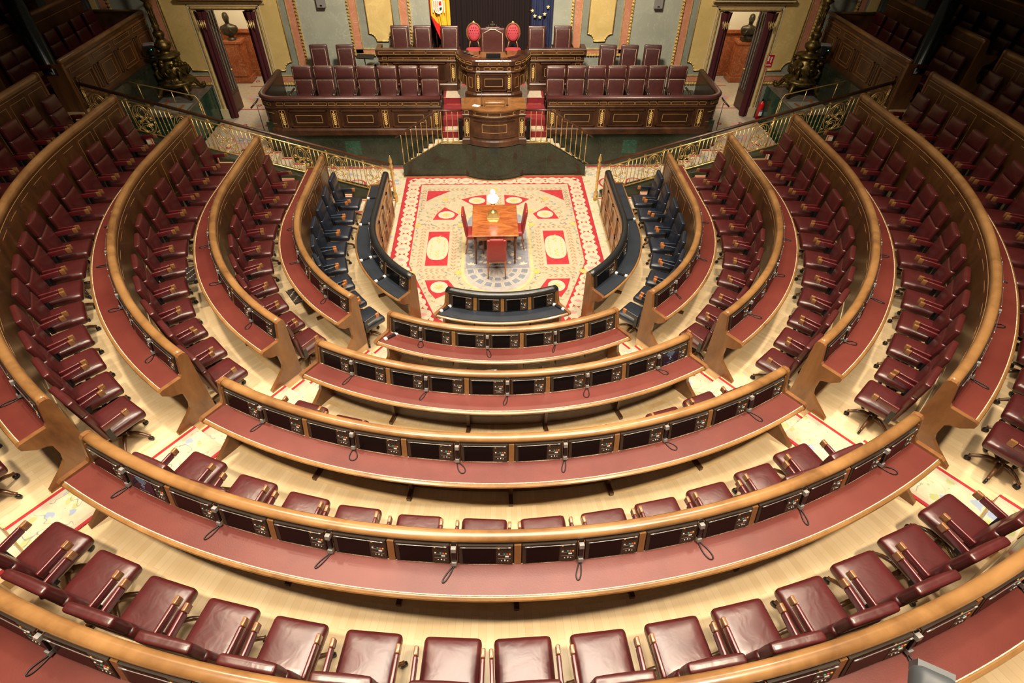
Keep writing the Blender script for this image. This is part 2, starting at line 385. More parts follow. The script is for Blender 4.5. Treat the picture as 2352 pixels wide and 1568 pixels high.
# ---- floors (structure)
mb = MB(); mb.bx(-9.5, 9.5, -3.2, 7.3, -.30, CARPET_Z - .012, M['maple']); struct(mb.build('floor'))
SECS = ('C', 'L', 'R')
for k in range(0, 8):
    for sec in SECS:
        R = RK[k]; W = RK[k + 1] - R; mb = MB(); zb = -.3
        top = [(-.06, FK[k] - .02), (-.06, FK[k]), (W - .02, FK[k]), (W - .02, FK[k] - .02)]
        sweep(mb, sec, R, top, M['floor'], 40)
        sweep(mb, sec, R, [(-.055, zb), (-.055, FK[k] - .02), (W - .03, FK[k] - .02), (W - .03, zb)], M['maple'], 40)
        # edge strip of lighter boards under the desk
        sweep(mb, sec, R, [(.16, FK[k] + .001), (.16, FK[k] + .004), (.23, FK[k] + .004), (.23, FK[k] + .001)], M['maple'], 40)
        struct(mb.build('floor'))
def strip_box(mb, sg, s0, s1, t0, t1, z0, z1, mat):
    def P(s, t): return (sg * (s * sin(A36) + t * cos(A36)), -(s * cos(A36) - t * sin(A36)))
    q = [P(s0, t0), P(s1, t0), P(s1, t1), P(s0, t1)]
    mb.prism(q, z0, z1, mat)
# step list along an aisle: (from, to, height)
steps = []
for k in range(0, 8):
    a = RK[k] + (.0 if k == 0 else .32); b = RK[k + 1] - .32
    steps.append((a, b, FK[k]))
    steps += [(RK[k + 1] - .32, RK[k + 1], FK[k] + ST / 3), (RK[k + 1], RK[k + 1] + .32, FK[k] + 2 * ST / 3)]
for sg in (-1, 1):
    mb = MB(); cp = MB()
    for s0, s1, z in steps[:20]:
        strip_box(mb, sg, s0, s1, P_C - .02, P_S + .02, -.3, z - .003, M['maple'])
        for t0, t1, m, e in ((-.60, -.555, 'c_red', 0), (-.555, -.50, 'c_cream2', 0), (-.50, -.03, 'floral', 0), (-.03, .02, 'c_cream2', 0), (.02, .065, 'c_red', 0)):
            strip_box(cp, sg, s0 - .012, s1, t0, t1, z, z + .012, M[m])
            strip_box(cp, sg, s0 - .016, s0 - .0005, t0, t1, z - ST / 3 + .012, z + .008, M[m])
        strip_box(cp, sg, s0 - .030, s0 - .018, -.60, .065, z - ST / 3 + .012, z - ST / 3 + .022, M['brass'])
    struct(mb.build('floor'))
    side = 'left' if sg < 0 else 'right'
    tag(cp.build('stair_carpet'), 'cream floral stair runner with crimson edges in the %s diagonal aisle between the benches' % side, 'stair carpet', 'stair runners in the aisles')
    # railing aisle running out along x, beyond the ends of the side benches
    mb = MB(); cp = MB()
    for s0, s1, z in steps[:18]:
        mb.bx(sg * s0, sg * s1, YE, 2.66, -.3, z, M['maple'])
        for t0, t1, m in ((2.00, 2.045, 'c_red'), (2.045, 2.10, 'c_cream2'), (2.10, 2.50, 'floral'), (2.50, 2.555, 'c_cream2'), (2.555, 2.60, 'c_red')):
            cp.bx(sg * (s0 - .012), sg * s1, t0, t1, z, z + .012, M[m])
            cp.bx(sg * (s0 - .016), sg * (s0 - .0005), t0, t1, z - ST / 3 + .012, z + .008, M[m])
        cp.bx(sg * (s0 - .030), sg * (s0 - .018), 2.0, 2.6, z - ST / 3 + .012, z - ST / 3 + .022, M['brass'])
    struct(mb.build('floor'))
    tag(cp.build('stair_carpet'), 'cream floral stair runner with crimson edges beside the %s brass railing' % side, 'stair carpet', 'stair runners in the aisles')
    # upper block beyond the aisle: three short tiers behind the wooden parapet
    mb = MB()
    for k in range(5, 8):
        mb.bx(sg * (RK[k] - .06), sg * RK[k + 1], 2.66, 7.0, .3 if k > 5 else 2.0, FK[k] - .02, M['maple']); mb.bx(sg * (RK[k] - .06), sg * RK[k + 1], 2.66, 7.0, FK[k] - .02, FK[k], M['floor'])
    struct(mb.build('floor'))

# ---- benches
def inlay_rect(mb, X, x0, x1, z0, z1, t=.006, y=0., mat='inlay', d=.002):
    for a, b, c, e in ((x0, x1, z0, z0 + t), (x0, x1, z1 - t, z1), (x0, x0 + t, z0, z1), (x1 - t, x1, z0, z1)):
        mb.bx(a, b, y, y + d, c, e, M[mat], X)
BENCH_NAME = {0: 'front', 1: 'second', 2: 'third', 3: 'fourth', 4: 'fifth', 5: 'sixth', 6: 'seventh'}
SEC_NAME = {'C': 'central', 'L': 'left', 'R': 'right'}
END_PROFILE = [(-.06, 0), (-.062, 1.05), (-.05, 1.095), (-.02, 1.115), (.035, 1.115), (.060, 1.09), (.072, 1.04), (.115, .83), (.14, .80), (.40, .795), (.435, .775), (.43, .72),
               (.33, .62), (.24, .585), (.205, .55), (.20, .36), (.22, .28), (.30, .20), (.505, .035), (.51, 0)]
def monitor_meshes(pitch):
    w = pitch - .075
    mb = MB(); x0 = -w / 2; xs = x0 + .035; xe = x0 + w * .68
    mb.bx(x0, w / 2, -.012, .02, -.125, .125, M['bezel2'])
    mb.bx(xs, xe, -.015, -.008, -.118, .108, M['screen'])
    scr = mb.mesh('monitor')
    b = MB(); c = (xe + w / 2) / 2; hw = (w / 2 - xe) / 2 - .006
    b.bx(c - hw, c + hw, -.0150, -.011, -.12, .12, M['bezel2'])
    b.bx(c - hw * .45, c + hw * .45, -.0165, -.014, .05, .095, M['bezel'])
    b.bx(c - hw * .8, c - hw * .6, -.018, -.014, .085, .091, M['led_o'])
    for i, m in enumerate(('grey_btn', None, 'led_g', 'led_r', 'led_o')):
        if m: b.bx(c - hw * .75 + i * hw * .33, c - hw * .75 + i * hw * .33 + hw * .2, -.019, -.014, .012, .021, M[m])
    b.bx(c + hw * .1, c + hw * .55, -.020, -.014, -.026, -.014, M['grey_btn'])
    b.bx(c - hw * .8, c + hw * .8, -.016, -.014, -.004, -.001, M['silver'])
    b.bx(c - hw * .8, c + hw * .8, -.016, -.014, -.052, -.049, M['silver'])
    b.bx(c - hw * .4, c - hw * .28, -.018, -.014, -.082, -.072, M['grey_btn']); b.bx(c + .0, c + hw * .14, -.018, -.014, -.080, -.066, M['white_plastic']); b.bx(c + hw * .35, c + hw * .5, -.018, -.014, -.082, -.075, M['grey_btn'])
    btn = b.mesh('button_panel')
    mm = MB(); mm.tube([(-w * .46, -.028, .118), (-w * .38, -.030, .119), (w * .36, -.030, .119), (w * .44, -.028, .118)], .0032, M['chrome'], 6)
    mm.tube([(-w * .46, -.028, .118), (-w * .34, -.030, .119)], .0055, M['chrome'], 8); mm.tube([(w * .41, -.028, .118), (w * .46, -.028, .118)], .006, M['silver'], 8)
    return scr, btn, mm.mesh('microphone'), w
MON_COUNT = {0: 4, 1: 7, 2: 10, 3: 12, 4: 16, 5: 17}
HANDSETS = []     # (matrix, bench index, section)
def part(name, me, parent, X=None):
    o = bpy.data.objects.new(name, me); COL.objects.link(o); o.parent = parent
    if X is not None: o.matrix_local = X
    return o
def make_bench(k, sec, ymax=YE):
    R = RK[k]; F = FK[k]; L = sec_len(sec, R); blue = k == 0
    n = max(24, int(L / .12)); nm = 'curved_bench'
    if blue: lab = {'C': 'short front desk with black padded rail and navy leather top, before the grey carpet fan', 'L': 'innermost curved desk with navy top and black padded rail on the left', 'R': 'innermost curved desk with navy top and black padded rail on the right'}[sec]
    else: lab = '%s curved bench desk from the blue carpet centre, red leather top, in the %s block' % (BENCH_NAME[k], SEC_NAME[sec])
    if not blue: lab = 'curved walnut bench desk with red leather top, %s row of the %s block' % (BENCH_NAME[k], SEC_NAME[sec])
    t = thing(nm, lab, 'bench desk', (0, 0, 0), 0, 'curved bench desks')
    mb = MB()
    sweep(mb, sec, R, [(-.05, F + (CARPET_Z if blue else 0)), (-.05, F + 1.04), (.02, F + 1.04), (.02, F + (CARPET_Z if blue else 0))], M['walnut'] if blue else M['walnut_dark'], n)
    # inlaid lines and frames on the face turned to the middle
    sweep(mb, sec, R, [(-.053, F + .955), (-.053, F + .962), (-.05, F + .962), (-.05, F + .955)], M['inlay'], n)
    nf = max(2, round(L / .60)); cell = L / nf
    for i in range(nf):
        X = frame_at(sec, R, -.05, (i + .5) / nf, F)
        if blue:
            for za, zb in ((-.02, .42), (.47, .90)):
                mb.bx(-cell * .44, cell * .44, 0, .022, za, za + .04, M['walnut_gold'], X); mb.bx(-cell * .44, cell * .44, 0, .022, zb - .04, zb, M['walnut_gold'], X)
                mb.bx(-cell * .44, -cell * .44 + .04, 0, .026, za, zb, M['walnut_gold'], X); mb.bx(cell * .44 - .04, cell * .44, 0, .026, za, zb, M['walnut_gold'], X)
                inlay_rect(mb, X, -cell * .36, cell * .36, za + .06, zb - .06, .008)
        else: inlay_rect(mb, X, -cell * .40, cell * .40, .16, .87, .007)
    mb.build('front_panel', t)
    mb = MB()
    if blue:
        pr = [(.012 + .068 * cos(a), F + 1.075 + .06 * sin(a)) for a in [2 * pi * i / 14 for i in range(14)]]
        sweep(mb, sec, R, pr, M['black_leather'], n, smooth=True); mb.build('padded_rail', t, label='black padded leather rail')
    else:
        pr = [(-.046, F + .985), (-.057, F + 1.0), (-.061, F + 1.04), (-.056, F + 1.08), (-.038, F + 1.104), (-.005, F + 1.112), (.030, F + 1.107), (.052, F + 1.090), (.058, F + 1.068), (.052, F + 1.052)]
        sweep(mb, sec, R, pr, M['walnut_gold'], n, smooth=True); mb.build('crest_rail', t, label='golden polished crest rail')
    mb = MB()
    sweep(mb, sec, R, [(.018, F + .70), (.018, F + 1.055), (.048, F + 1.055), (.105, F + .765), (.105, F + .70)], M['bezel'], n); mb.build('back_board', t)
    mb = MB()
    sweep(mb, sec, R, [(.02, F + .725), (.02, F + .765), (.405, F + .765), (.425, F + .755), (.432, F + .742), (.425, F + .728), (.40, F + .722)], M['walnut_gold'], n)
    mb.build('desk_top', t)
    mb = MB()
    sweep(mb, sec, R, [(.108, F + .764), (.108, F + .769), (.392, F + .769), (.392, F + .764)], M['desk_blue'] if blue else M['desk_red'], n, .004, .996)
    for a in (.106, .384): sweep(mb, sec, R, [(a, F + .768), (a + .002, F + .773), (a + .008, F + .773), (a + .010, F + .768)], M['rope'] if not blue else M['black'], n, .004, .996)
    mb.build('leather_top', t)
    mb = MB()
    sweep(mb, sec, R, [(.03, F + .63), (.03, F + .715), (.33, F + .715), (.33, F + .67), (.12, F + .63)], M['walnut_dark'], n)
    sweep(mb, sec, R, [(.020, F + .03), (.020, F + .62), (.045, F + .62), (.045, F + .03)], M['walnut_dark'], n)
    mb.build('under_shelf', t)
    # monitors
    nm_ = MON_COUNT[k] if sec == 'C' else int((L - .25) / .60)
    m0 = .06; pitch = (L - 2 * m0) / nm_
    scr, btn, mic, wm = monitor_meshes(pitch)
    tilt = RX(-radians(10.5))
    dv = MB(); dv.bx(-.030, .030, -.012, .02, -.13, .128, M['walnut_gold']); dv = dv.mesh('divider_post')
    cr = MB(); cr.bx(-.032, .032, .0, .02, -.13, .128, M['bezel']); cr.bx(-.032, -.024, -.012, .02, -.13, .128, M['walnut']); cr.bx(.024, .032, -.012, .02, -.13, .128, M['walnut']); cr = cr.mesh('handset_recess')
    ev = MB(); ev.bx(-.022, .022, -.012, .02, -.13, .128, M['walnut_gold']); ev = ev.mesh('divider_post')
    for i in range(nm_):
        u = (m0 + (i + .5) * pitch) / L
        if sec == 'L': pass
        X = frame_at(sec, R, .081, u, F + .908) @ tilt
        m = part('monitor', scr, t, X); part('button_panel', btn, m); part('microphone', mic, t, X)
        if i < nm_ - 1:
            X2 = frame_at(sec, R, .081, (m0 + (i + 1) * pitch) / L, F + .902) @ tilt
            if (i % 2 == 1) or (k == 0): part('divider_post', dv, t, X2)
            else:
                part('handset_recess', cr, t, X2)
                HANDSETS.append((frame_at(sec, R, .084, (m0 + (i + 1) * pitch) / L, F + .902), k, sec, i))
    for u in (m0 * .55 / L, 1 - m0 * .55 / L):
        part('divider_post', ev, t, frame_at(sec, R, .081, u, F + .902) @ tilt)
    # support legs, drawers below
    leg = MB(); leg.bx(-.022, .022, -.10, 0.02, 0, .64, M['walnut_dark']); leg.bx(-.024, .024, -.235, -.09, 0, .055, M['walnut_dark']); leg.bx(-.020, .020, -.28, -.09, .60, .70, M['walnut_dark'])
    lm = leg.mesh('leg'); nl = max(2, round(L / 1.15))
    for i in range(1, nl): part('leg', lm, t, frame_at(sec, R, 0, i / nl, F))
    if k <= 2:
        dm = MB(); dm.bx(-pitch * .42, pitch * .42, -.10, -.06, .28, .60, M['bezel']); dm.bx(-pitch * .15, pitch * .15, -.105, -.10, .36, .365, M['silver'])
        dmm = dm.mesh('cabinet_flap')
        for i in range(nm_): part('cabinet_flap', dmm, t, frame_at(sec, R, 0, (m0 + (i + .5) * pitch) / L, F))
    # end panels
    for e in (0, 1):
        mb = MB(); lo = FK[k] + (CARPET_Z if blue else 0)
        th = .055
        if sec == 'C' or e == 0:
            sg = (1 if e else -1) if sec == 'C' else (1 if sec == 'R' else -1)
            tt = P_C if sec == 'C' else P_S
            def P(dr, off):
                r = R + dr; s = math.sqrt(r * r - tt * tt); q = tt + off
                return (sg * (s * sin(A36) + q * cos(A36)), -(s * cos(A36) - q * sin(A36)))
            o0, o1 = (-.012, th - .012) if sec != 'C' else (-th + .012, .012)
        else:
            sg = 1 if sec == 'R' else -1
            def P(dr, off): return (sg * (R + dr), YE + off)
            o0, o1 = -.02, th - .02
        prof = [(a, (b + F) if b > 0 else lo) for a, b in END_PROFILE]
        m = len(prof); vs = [(*P(a, o0), b) for a, b in prof] + [(*P(a, o1), b) for a, b in prof]
        fs = [list(range(m))[::-1], list(range(m, 2 * m))] + [(i, (i + 1) % m, m + (i + 1) % m, m + i) for i in range(m)]
        mb.add(vs, fs, M['walnut']); mb.build('end_panel', t)
    return t
for k in range(0, 6): make_bench(k, 'C')
for k in range(0, 7):
    make_bench(k, 'L'); make_bench(k, 'R')

# handsets resting in cradles on the back boards, with a coiled cord looping on the desk
def handset_body():
    mb = MB(); X = RX(-radians(10.5))
    mb.bx(-.019, .019, -.030, -.002, -.115, .115, M['black'], X)
    mb.bx(-.021, .021, -.044, -.008, .070, .118, M['silver'], X); mb.bx(-.021, .021, -.044, -.008, -.118, -.075, M['silver'], X)
    return mb.mesh('handset_body')
HB = handset_body()
def cord_mesh(ln, wd, ang):
    pts = []; n = 34
    for i in range(n + 1):
        t = i / n * 2 * pi; x = 1.7 * wd * sin(t) * (.35 + .65 * (1 - cos(t)) / 2); y = -ln * (1 - cos(t)) / 2
        pts.append((x, y))
    c, s = cos(ang), sin(ang); P3 = []
    for x, y in pts: P3.append((x * c - y * s, -.045 + x * s + y * c, -.1245))
    P3 = [(0, -.030, -.10)] + P3 + [(.006, -.030, -.10)]
    mb = MB(); mb.tube(P3, .0060, M['cord'], 6); return mb.mesh('coiled_cord')
CORDS = [cord_mesh(l, w_, a) for l, w_, a in ((.17, .016, -.3), (.19, .024, .25), (.15, .035, .35), (.18, .012, -.5), (.16, .028, .55), (.20, .018, -.15), (.17, .03, -.4))]
cnt = {}
for X, k, sec, i in HANDSETS:
    if k >= 6 or (k == 5 and sec != 'C'): continue
    c = cnt.get((k, sec), 0); cnt[(k, sec)] = c + 1
    t = thing('telephone_handset', 'black wired handset, %s from the %s, %s row desk, %s block' % (ORD[c], 'left' if sec == 'C' else 'stairs', BENCH_NAME[k], SEC_NAME[sec]), 'handset', group='handsets on the bench desks')
    t.matrix_world = X
    part('handset_body', HB, t); part('coiled_cord', random.choice(CORDS), t)

# ---- swivel chairs
def chair_meshes(leather_m, arm_m, tip_m, seg=6):
    D = {}
    mb = MB(); mb.cushion((0, .030, .450), (.248, .245, .062), .045, leather_m, .024, 0, n=seg)
    mb.bx(-.20, .20, -.20, .22, .375, .40, M['black']); D['seat'] = mb.mesh('seat')
    tb = T3(0, -.195, .43) @ RX(radians(7))
    mb = MB(); mb.cushion((0, 0, .235), (.242, .045, .250), .04, leather_m, .018, .0, X=tb, n=seg, axis=1); D['backrest'] = mb.mesh('backrest')
    mb = MB(); mb.cushion((0, .004, .615), (.226, .040, .138), .026, leather_m, .016, .0, X=tb, n=seg, axis=1); D['headrest'] = mb.mesh('headrest')
    for s, nmx in ((-1, 'armL'), (1, 'armR')):
        mb = MB(); A = T3(s * .272, 0, .672) @ RX(radians(4))
        mb.cushion((0, -.075, 0), (.0170, .130, .046), .012, arm_m, 0, 0, X=A, n=2)
        mb.bx(s * .272 - .012, s * .272 + .012, -.20, -.14, .42, .66, M['black'])
        D[nmx] = mb.mesh('armrest')
        mb = MB(); mb.cushion((0, .092, -.001), (.0175, .036, .045), .009, tip_m, 0, 0, X=A, n=2); D[nmx + 't'] = mb.mesh('armrest_tip')
    mb = MB(); mb.tube([(0, 0, .15), (0, 0, .38)], .032, M['black'], 12); mb.lathe([(.055, .12), (.06, .16), (.03, .2)], (0, 0, 0), M['base_wood'], 12); D['column'] = mb.mesh('column')
    mb = MB(); mb.tube([(0, .03, .150), (0, .12, .158), (0, .20, .130), (0, .26, .088), (0, .285, .085)], .024, M['base_wood'], 8, rads=[.028, .026, .023, .020, .021]); D['leg'] = mb.mesh('leg')
    mb = MB(); mb.tube([(-.014, .275, .034), (.014, .275, .034)], .034, M['black'], 14); mb.tube([(0, .275, .05), (0, .275, .09)], .010, M['black'], 6); D['caster'] = mb.mesh('caster')
    mb = MB()
    for i in range(5):
        X = RZ(2 * pi * i / 5 + .3)
        mb.tube([(0, .03, .150), (0, .12, .158), (0, .20, .130), (0, .27, .088)], .024, M['base_wood'], 6, X=X); mb.tube([(-.014, .275, .034), (.014, .275, .034)], .034, M['black'], 8, X=X)
    D['base'] = mb.mesh('star_base')
    return D
def make_chair(name, D, full=True):
    t = thing(name, 'x', 'chair')
    for nm, key in (('seat', 'seat'), ('backrest', 'backrest'), ('headrest', 'headrest'), ('column', 'column')): part(nm, D[key], t)
    for a in ('armL', 'armR'):
        o = part('armrest', D[a], t); part('armrest_tip', D[a + 't'], o)['label'] = 'wooden armrest tip'
    if full:
        for i in range(5):
            X = RZ(2 * pi * i / 5 + .3); l = part('leg', D['leg'], t, X); part('caster', D['caster'], l)
    else: part('star_base', D['base'], t)
    return t
DR = chair_meshes(M['leather'], M['leather_arm'], M['tip_wood'])
DBL = chair_meshes(M['leather_blue'], M['leather_blue'], noisy('orange_tip_wood', (.34, .11, .03), (.46, .17, .05), 8, .3))
protos = {}
def put_chair(kind, full, x, y, z, rz, label, group):
    key = (kind, full)
    if key not in protos: protos[key] = c = make_chair('swivel_chair', DBL if kind == 'blue' else DR, full)
    else: c = copy_tree(protos[key])
    c.location = (x, y, z); c.rotation_euler = (0, 0, rz); c['label'] = label; c['category'] = 'chair'; c['group'] = group
    return c
CENTRE = {2: [-26.4, -20.3, -14.2, -8.4, -2.8, 2.8, 8.6, 14.4, 20.6, 26.5], 3: [-28.3, -22.7, -17.6, -12.9, -7.7, -2.4, 2.5, 7.6, 12.3, 17.2, 22.2, 26.9],
          4: [-29.2, -25.0, -20.8, -16.6, -12.4, -8.1, -3.7, .2, 4.4, 8.7, 12.8, 17.1, 21.3, 25.4, 29.6]}
rr = random.Random(11)
for k, angs in CENTRE.items():
    for i, a in enumerate(angs):
        r = RK[k + 1] - (.50 if k == 2 else .45); t = radians(a); x, y = r * sin(t), -r * cos(t)
        kick = -.0035 * a * (1.0 if abs(a) > 6 else .2) + rr.uniform(-.03, .03)
        put_chair('red', k == 4, x, y, FK[k], t + kick, 'burgundy swivel chair, %s from the left, %s' % (ORD[i], {2: 'between the third and fourth central desks', 3: 'between the fourth and fifth central desks', 4: 'in the row nearest the viewer'}[k]), 'swivel chairs of the central block')
for k in range(0, 6):
    R = RK[k + 1] - .46
    for sec in ('L', 'R'):
        Ls = sec_len(sec, R)
        n = int((Ls - .42 - .30) / .605) + 1
        for j in range(n):
            u = (.44 + j * (Ls - .44 - .30) / (n - 1)) / Ls
            X = frame_at(sec, R, rr.uniform(-.03, .02), u, FK[k])
            if k == 5 and X.translation.y < -1.2: continue
            sg = 1 if sec == 'R' else -1
            X = X @ RZ(sg * rr.uniform(-.08, .02))
            c = n - j - 1
            put_chair('blue' if k == 0 else 'red', j < 3 and k < 5, X.translation.x, X.translation.y, FK[k], X.to_euler().z,
                      '%s swivel chair, %s from the brass railing, %s row, %s block' % ('navy blue' if k == 0 else 'burgundy', ORD[c], ORD[k] if k < 5 else 'outermost', SEC_NAME[sec]),
                      'navy chairs of the front row' if k == 0 else 'swivel chairs of the %s block' % SEC_NAME[sec])
# ------------------------------------------------------------ carpets
ZC = CARPET_Z
def poly(mb, pts, z, mat): mb.add([(x, y, z) for x, y in pts], [list(range(len(pts)))], mat)
def slab(mb, x0, x1, y0, y1, z, mat): mb.bx(x0, x1, y0, y1, z - .010, z, mat)
mb = MB()
mb.bx(-4.9, 4.9, -3.2, 4.66, ZC - .012, ZC - .002, M['floral'])
for sx in (-1, 1):   # corridor carpet beside the tribune, with crimson border
    mb.bx(sx * 2.62, sx * 4.75, 4.58, 4.65, ZC - .004, ZC + .001, M['c_red']); mb.bx(sx * 2.62, sx * 4.75, 4.50, 4.545, ZC - .004, ZC + .0005, M['c_cream'])
    for i in range(3):
        cx = sx * (3.1 + i * .75)
        mb.prism([(cx + .26 * cos(a), 3.65 + .30 * sin(a)) for a in [2 * pi * j / 20 for j in range(20)]], ZC - .002, ZC + .001, M['c_red'])
        mb.prism([(cx + .21 * cos(a), 3.65 + .25 * sin(a)) for a in [2 * pi * j / 20 for j in range(20)]], ZC - .001, ZC + .0025, M['c_cream'])
tag(mb.build('fitted_carpet'), 'cream floral fitted carpet around the central rug and along the tribune', 'carpet')

XC = -.05
mb = MB()
LC = [0]
def layer(pts, lv, mat):
    LC[0] += 1; poly(mb, [(XC + x, y) for x, y in pts], ZC + .004 + .0012 * lv + (LC[0] % 37) * .00003, M[mat])
def sym(pts, lv, mat):
    layer(pts, lv, mat); layer([(-x, y) for x, y in pts][::-1], lv, mat)
YT, YB = 4.06, -1.30       # rug: straight sides, cut corners at the bench end
out = [(-2.47, YT), (-2.47, -.15), (-1.70, -2.15), (-1.1, -2.7), (1.1, -2.7), (1.70, -2.15), (2.47, -.15), (2.47, YT)]
mb.prism([(XC + x, y) for x, y in out], ZC - .001, ZC + .004, M['c_red'])
def shrink(pts, d, dt=None):
    r = []; n = len(pts)
    for i in range(n):
        p0, p1, p2 = Vector(pts[i - 1]), Vector(pts[i]), Vector(pts[(i + 1) % n])
        a = (p1 - p0).normalized(); b = (p2 - p1).normalized(); na = Vector((-a.y, a.x)); nb = Vector((-b.y, b.x))
        m = (na + nb); m = m / max(.3, m.dot(na)); r.append(tuple(p1 + m * d))
    return r
b1 = shrink(out, .10); b2 = shrink(out, .43); b3 = shrink(out, .46)
layer(b1, 1, 'c_red'); layer(b2, 4, 'c_red'); layer(b3, 5, 'c_cream')
# ogee medallions with roses in the border
def ellipse(cx, cy, a, b, n=18, ph=0): return [(cx + a * cos(2 * pi * i / n + ph), cy + b * sin(2 * pi * i / n + ph)) for i in range(n)]
def medallion(cx, cy, dx, dy, hl, hw):
    # a long lozenge with pointed ends along (dx, dy)
    pts = []
    for t in [i / 10 for i in range(-10, 11)]: pts.append((t * hl, hw * (1 - abs(t) ** 1.7) ** .8))
    pts += [(x, -y) for x, y in pts[::-1][1:-1]]
    layer([(cx + x * dx - y * dy, cy + x * dy + y * dx) for x, y in pts], 2, 'c_cream2')
    r = random.Random(int(cx * 100 + cy * 977))
    for _ in range(5):
        ox, oy = r.uniform(-.05, .05), r.uniform(-.035, .035); layer(ellipse(cx + ox, cy + oy, .045, .030, 8), 3, 'c_pink')
    for _ in range(5):
        ox, oy = r.uniform(-.11, .11), r.uniform(-.06, .06); layer(ellipse(cx + ox, cy + oy, .022, .009, 6), 3, r.choice(['c_blue', 'c_green', 'c_grey']))
def border_run(p0, p1, hw=.182):
    p0, p1 = Vector(p0), Vector(p1); L = (p1 - p0).length; n = max(1, round(L / .42)); d = (p1 - p0).normalized()
    for i in range(n):
        c = p0 + (p1 - p0) * (i + .5) / n; medallion(c.x, c.y, d.x, d.y, L / n / 2, hw)
    for i in range(n + 1):
        c = p0 + (p1 - p0) * i / n
        layer(ellipse(c.x, c.y, .020, .020, 8), 3, 'c_gold')
        for s in (-1, 1):
            q = c + Vector((-d.y, d.x)) * s * .105
            layer([(q.x + d.x * .105, q.y + d.y * .105), (q.x + d.y * s * .04, q.y - d.x * s * .04), (q.x - d.x * .105, q.y - d.y * .105), (q.x - d.y * s * .062, q.y + d.x * s * .062)], 3, 'c_cream2')
mid = shrink(out, .255)
order = [(0, 1), (1, 2), (6, 7), (5, 6), (7, 0)]
for i, j in order: border_run(mid[i], mid[j])
# field: garlands of terracotta leaves, red cartouches with ivory ovals
def leaf(x, y, a, l, mat='c_leaf', lv=7, w_=.012):
    dx, dy = cos(a) * l, sin(a) * l; nx, ny = -sin(a) * w_, cos(a) * w_
    layer([(x, y), (x + dx * .5 + nx, y + dy * .5 + ny), (x + dx, y + dy), (x + dx * .5 - nx, y + dy * .5 - ny)], lv, mat)
def garland(path, step=.125, l=.115):
    step, l = .125, .115
    for (x0, y0), (x1, y1) in zip(path, path[1:]):
        L = hypot(x1 - x0, y1 - y0); a = atan2(y1 - y0, x1 - x0)
        for i in range(int(L / step)):
            x = x0 + (x1 - x0) * i * step / L; y = y0 + (y1 - y0) * i * step / L
            leaf(x, y, a + .6, l, w_=.017); leaf(x, y, a - .6, l, w_=.017)
def vine(path, step=.13, seed=1):
    r = random.Random(seed)
    for (x0, y0), (x1, y1) in zip(path, path[1:]):
        L = hypot(x1 - x0, y1 - y0); a = atan2(y1 - y0, x1 - x0); n = max(1, int(L / step))
        for i in range(n):
            x = x0 + (x1 - x0) * (i + .5) / n + r.uniform(-.03, .03); y = y0 + (y1 - y0) * (i + .5) / n + r.uniform(-.03, .03)
            leaf(x, y, r.uniform(0, 6.28), .085, r.choice(['c_blue', 'c_green', 'c_green', 'c_blue']), 7, .018); leaf(x, y, r.uniform(0, 6.28), .065, 'c_green', 7, .016)
def sun(x, y):
    for i in range(10): leaf(x, y, 2 * pi * i / 10, .10, 'c_gold', 8, .02)
def arc(cx, cy, r, a0, a1, n=14): return [(cx + r * cos(radians(a0 + (a1 - a0) * i / n)), cy + r * sin(radians(a0 + (a1 - a0) * i / n))) for i in range(n + 1)]
FX, FY = 0, -.36        # centre of the fan
AX, AY = 0, 1.45        # centre of the upper half circle
def both(fn, pts, **k):
    fn(pts, **k); fn([(-x, y) for x, y in pts], **k)
sym([(-1.82, 3.26), (-1.82, 2.71)] + [(-1.60, 2.93), (-1.38, 3.11), (-1.19, 3.26)], 6, 'c_red')
sym([(-.24, 3.03), (-.52, 2.98), (-.91, 2.80), (-.57, 2.47), (-.24, 2.52)], 6, 'c_red'); sym(ellipse(-.49, 2.73, .22, .17), 7, 'c_cream2')
sym([(-1.32, 2.41), (-.95, 2.06), (-1.06, 1.80), (-1.60, 1.80), (-1.50, 2.12)], 6, 'c_red'); sym(ellipse(-1.26, 2.03, .21, .18), 7, 'c_cream2')
sym([(-1.65, 1.26), (-1.65, -.14), (-1.14, -.14), (-1.14, 1.26)], 6, 'c_red')
sym([(-1.395 + .25 * (1 if cos(a) > 0 else -1) * abs(cos(a)) ** .7, .56 + .48 * (1 if sin(a) > 0 else -1) * abs(sin(a)) ** .75) for a in [2 * pi * i / 32 for i in range(32)]], 7, 'c_cream2')
sym([(-1.61, -.67), (-1.09, -.68), (-.90, -1.02), (-1.34, -1.32), (-1.50, -1.05)], 6, 'c_red'); sym(ellipse(-1.28, -.92, .19, .20), 7, 'c_cream2')
sym([(-.60, -1.34), (-.20, -1.44), (-.14, -1.8), (-.9, -1.75)], 6, 'c_red')
for sx in (-1, 1):
    for cx, cy, q in ((-.49, 2.73, .13), (-1.26, 2.03, .13), (-1.28, -.92, .12)):
        for i in range(8): leaf(sx * cx, cy, 2 * pi * i / 8, q, 'c_gold', 8, .018)
    for cy in (.26, .86):
        for i in range(5): leaf(sx * -1.395, cy + .06 * i - .1, pi / 2 + (.5 if i % 2 else -.5), .10, 'c_gold', 8, .022)
    for ox in (-.13, .13):
        for cy in (.28, .46, .64, .82): leaf(sx * -1.395 + ox, cy, 1.0 if ox > 0 else 2.1, .10, 'c_gold', 8, .016); leaf(sx * -1.395 + ox, cy, -1.0 if ox > 0 else -2.1, .08, 'c_gold', 8, .014)
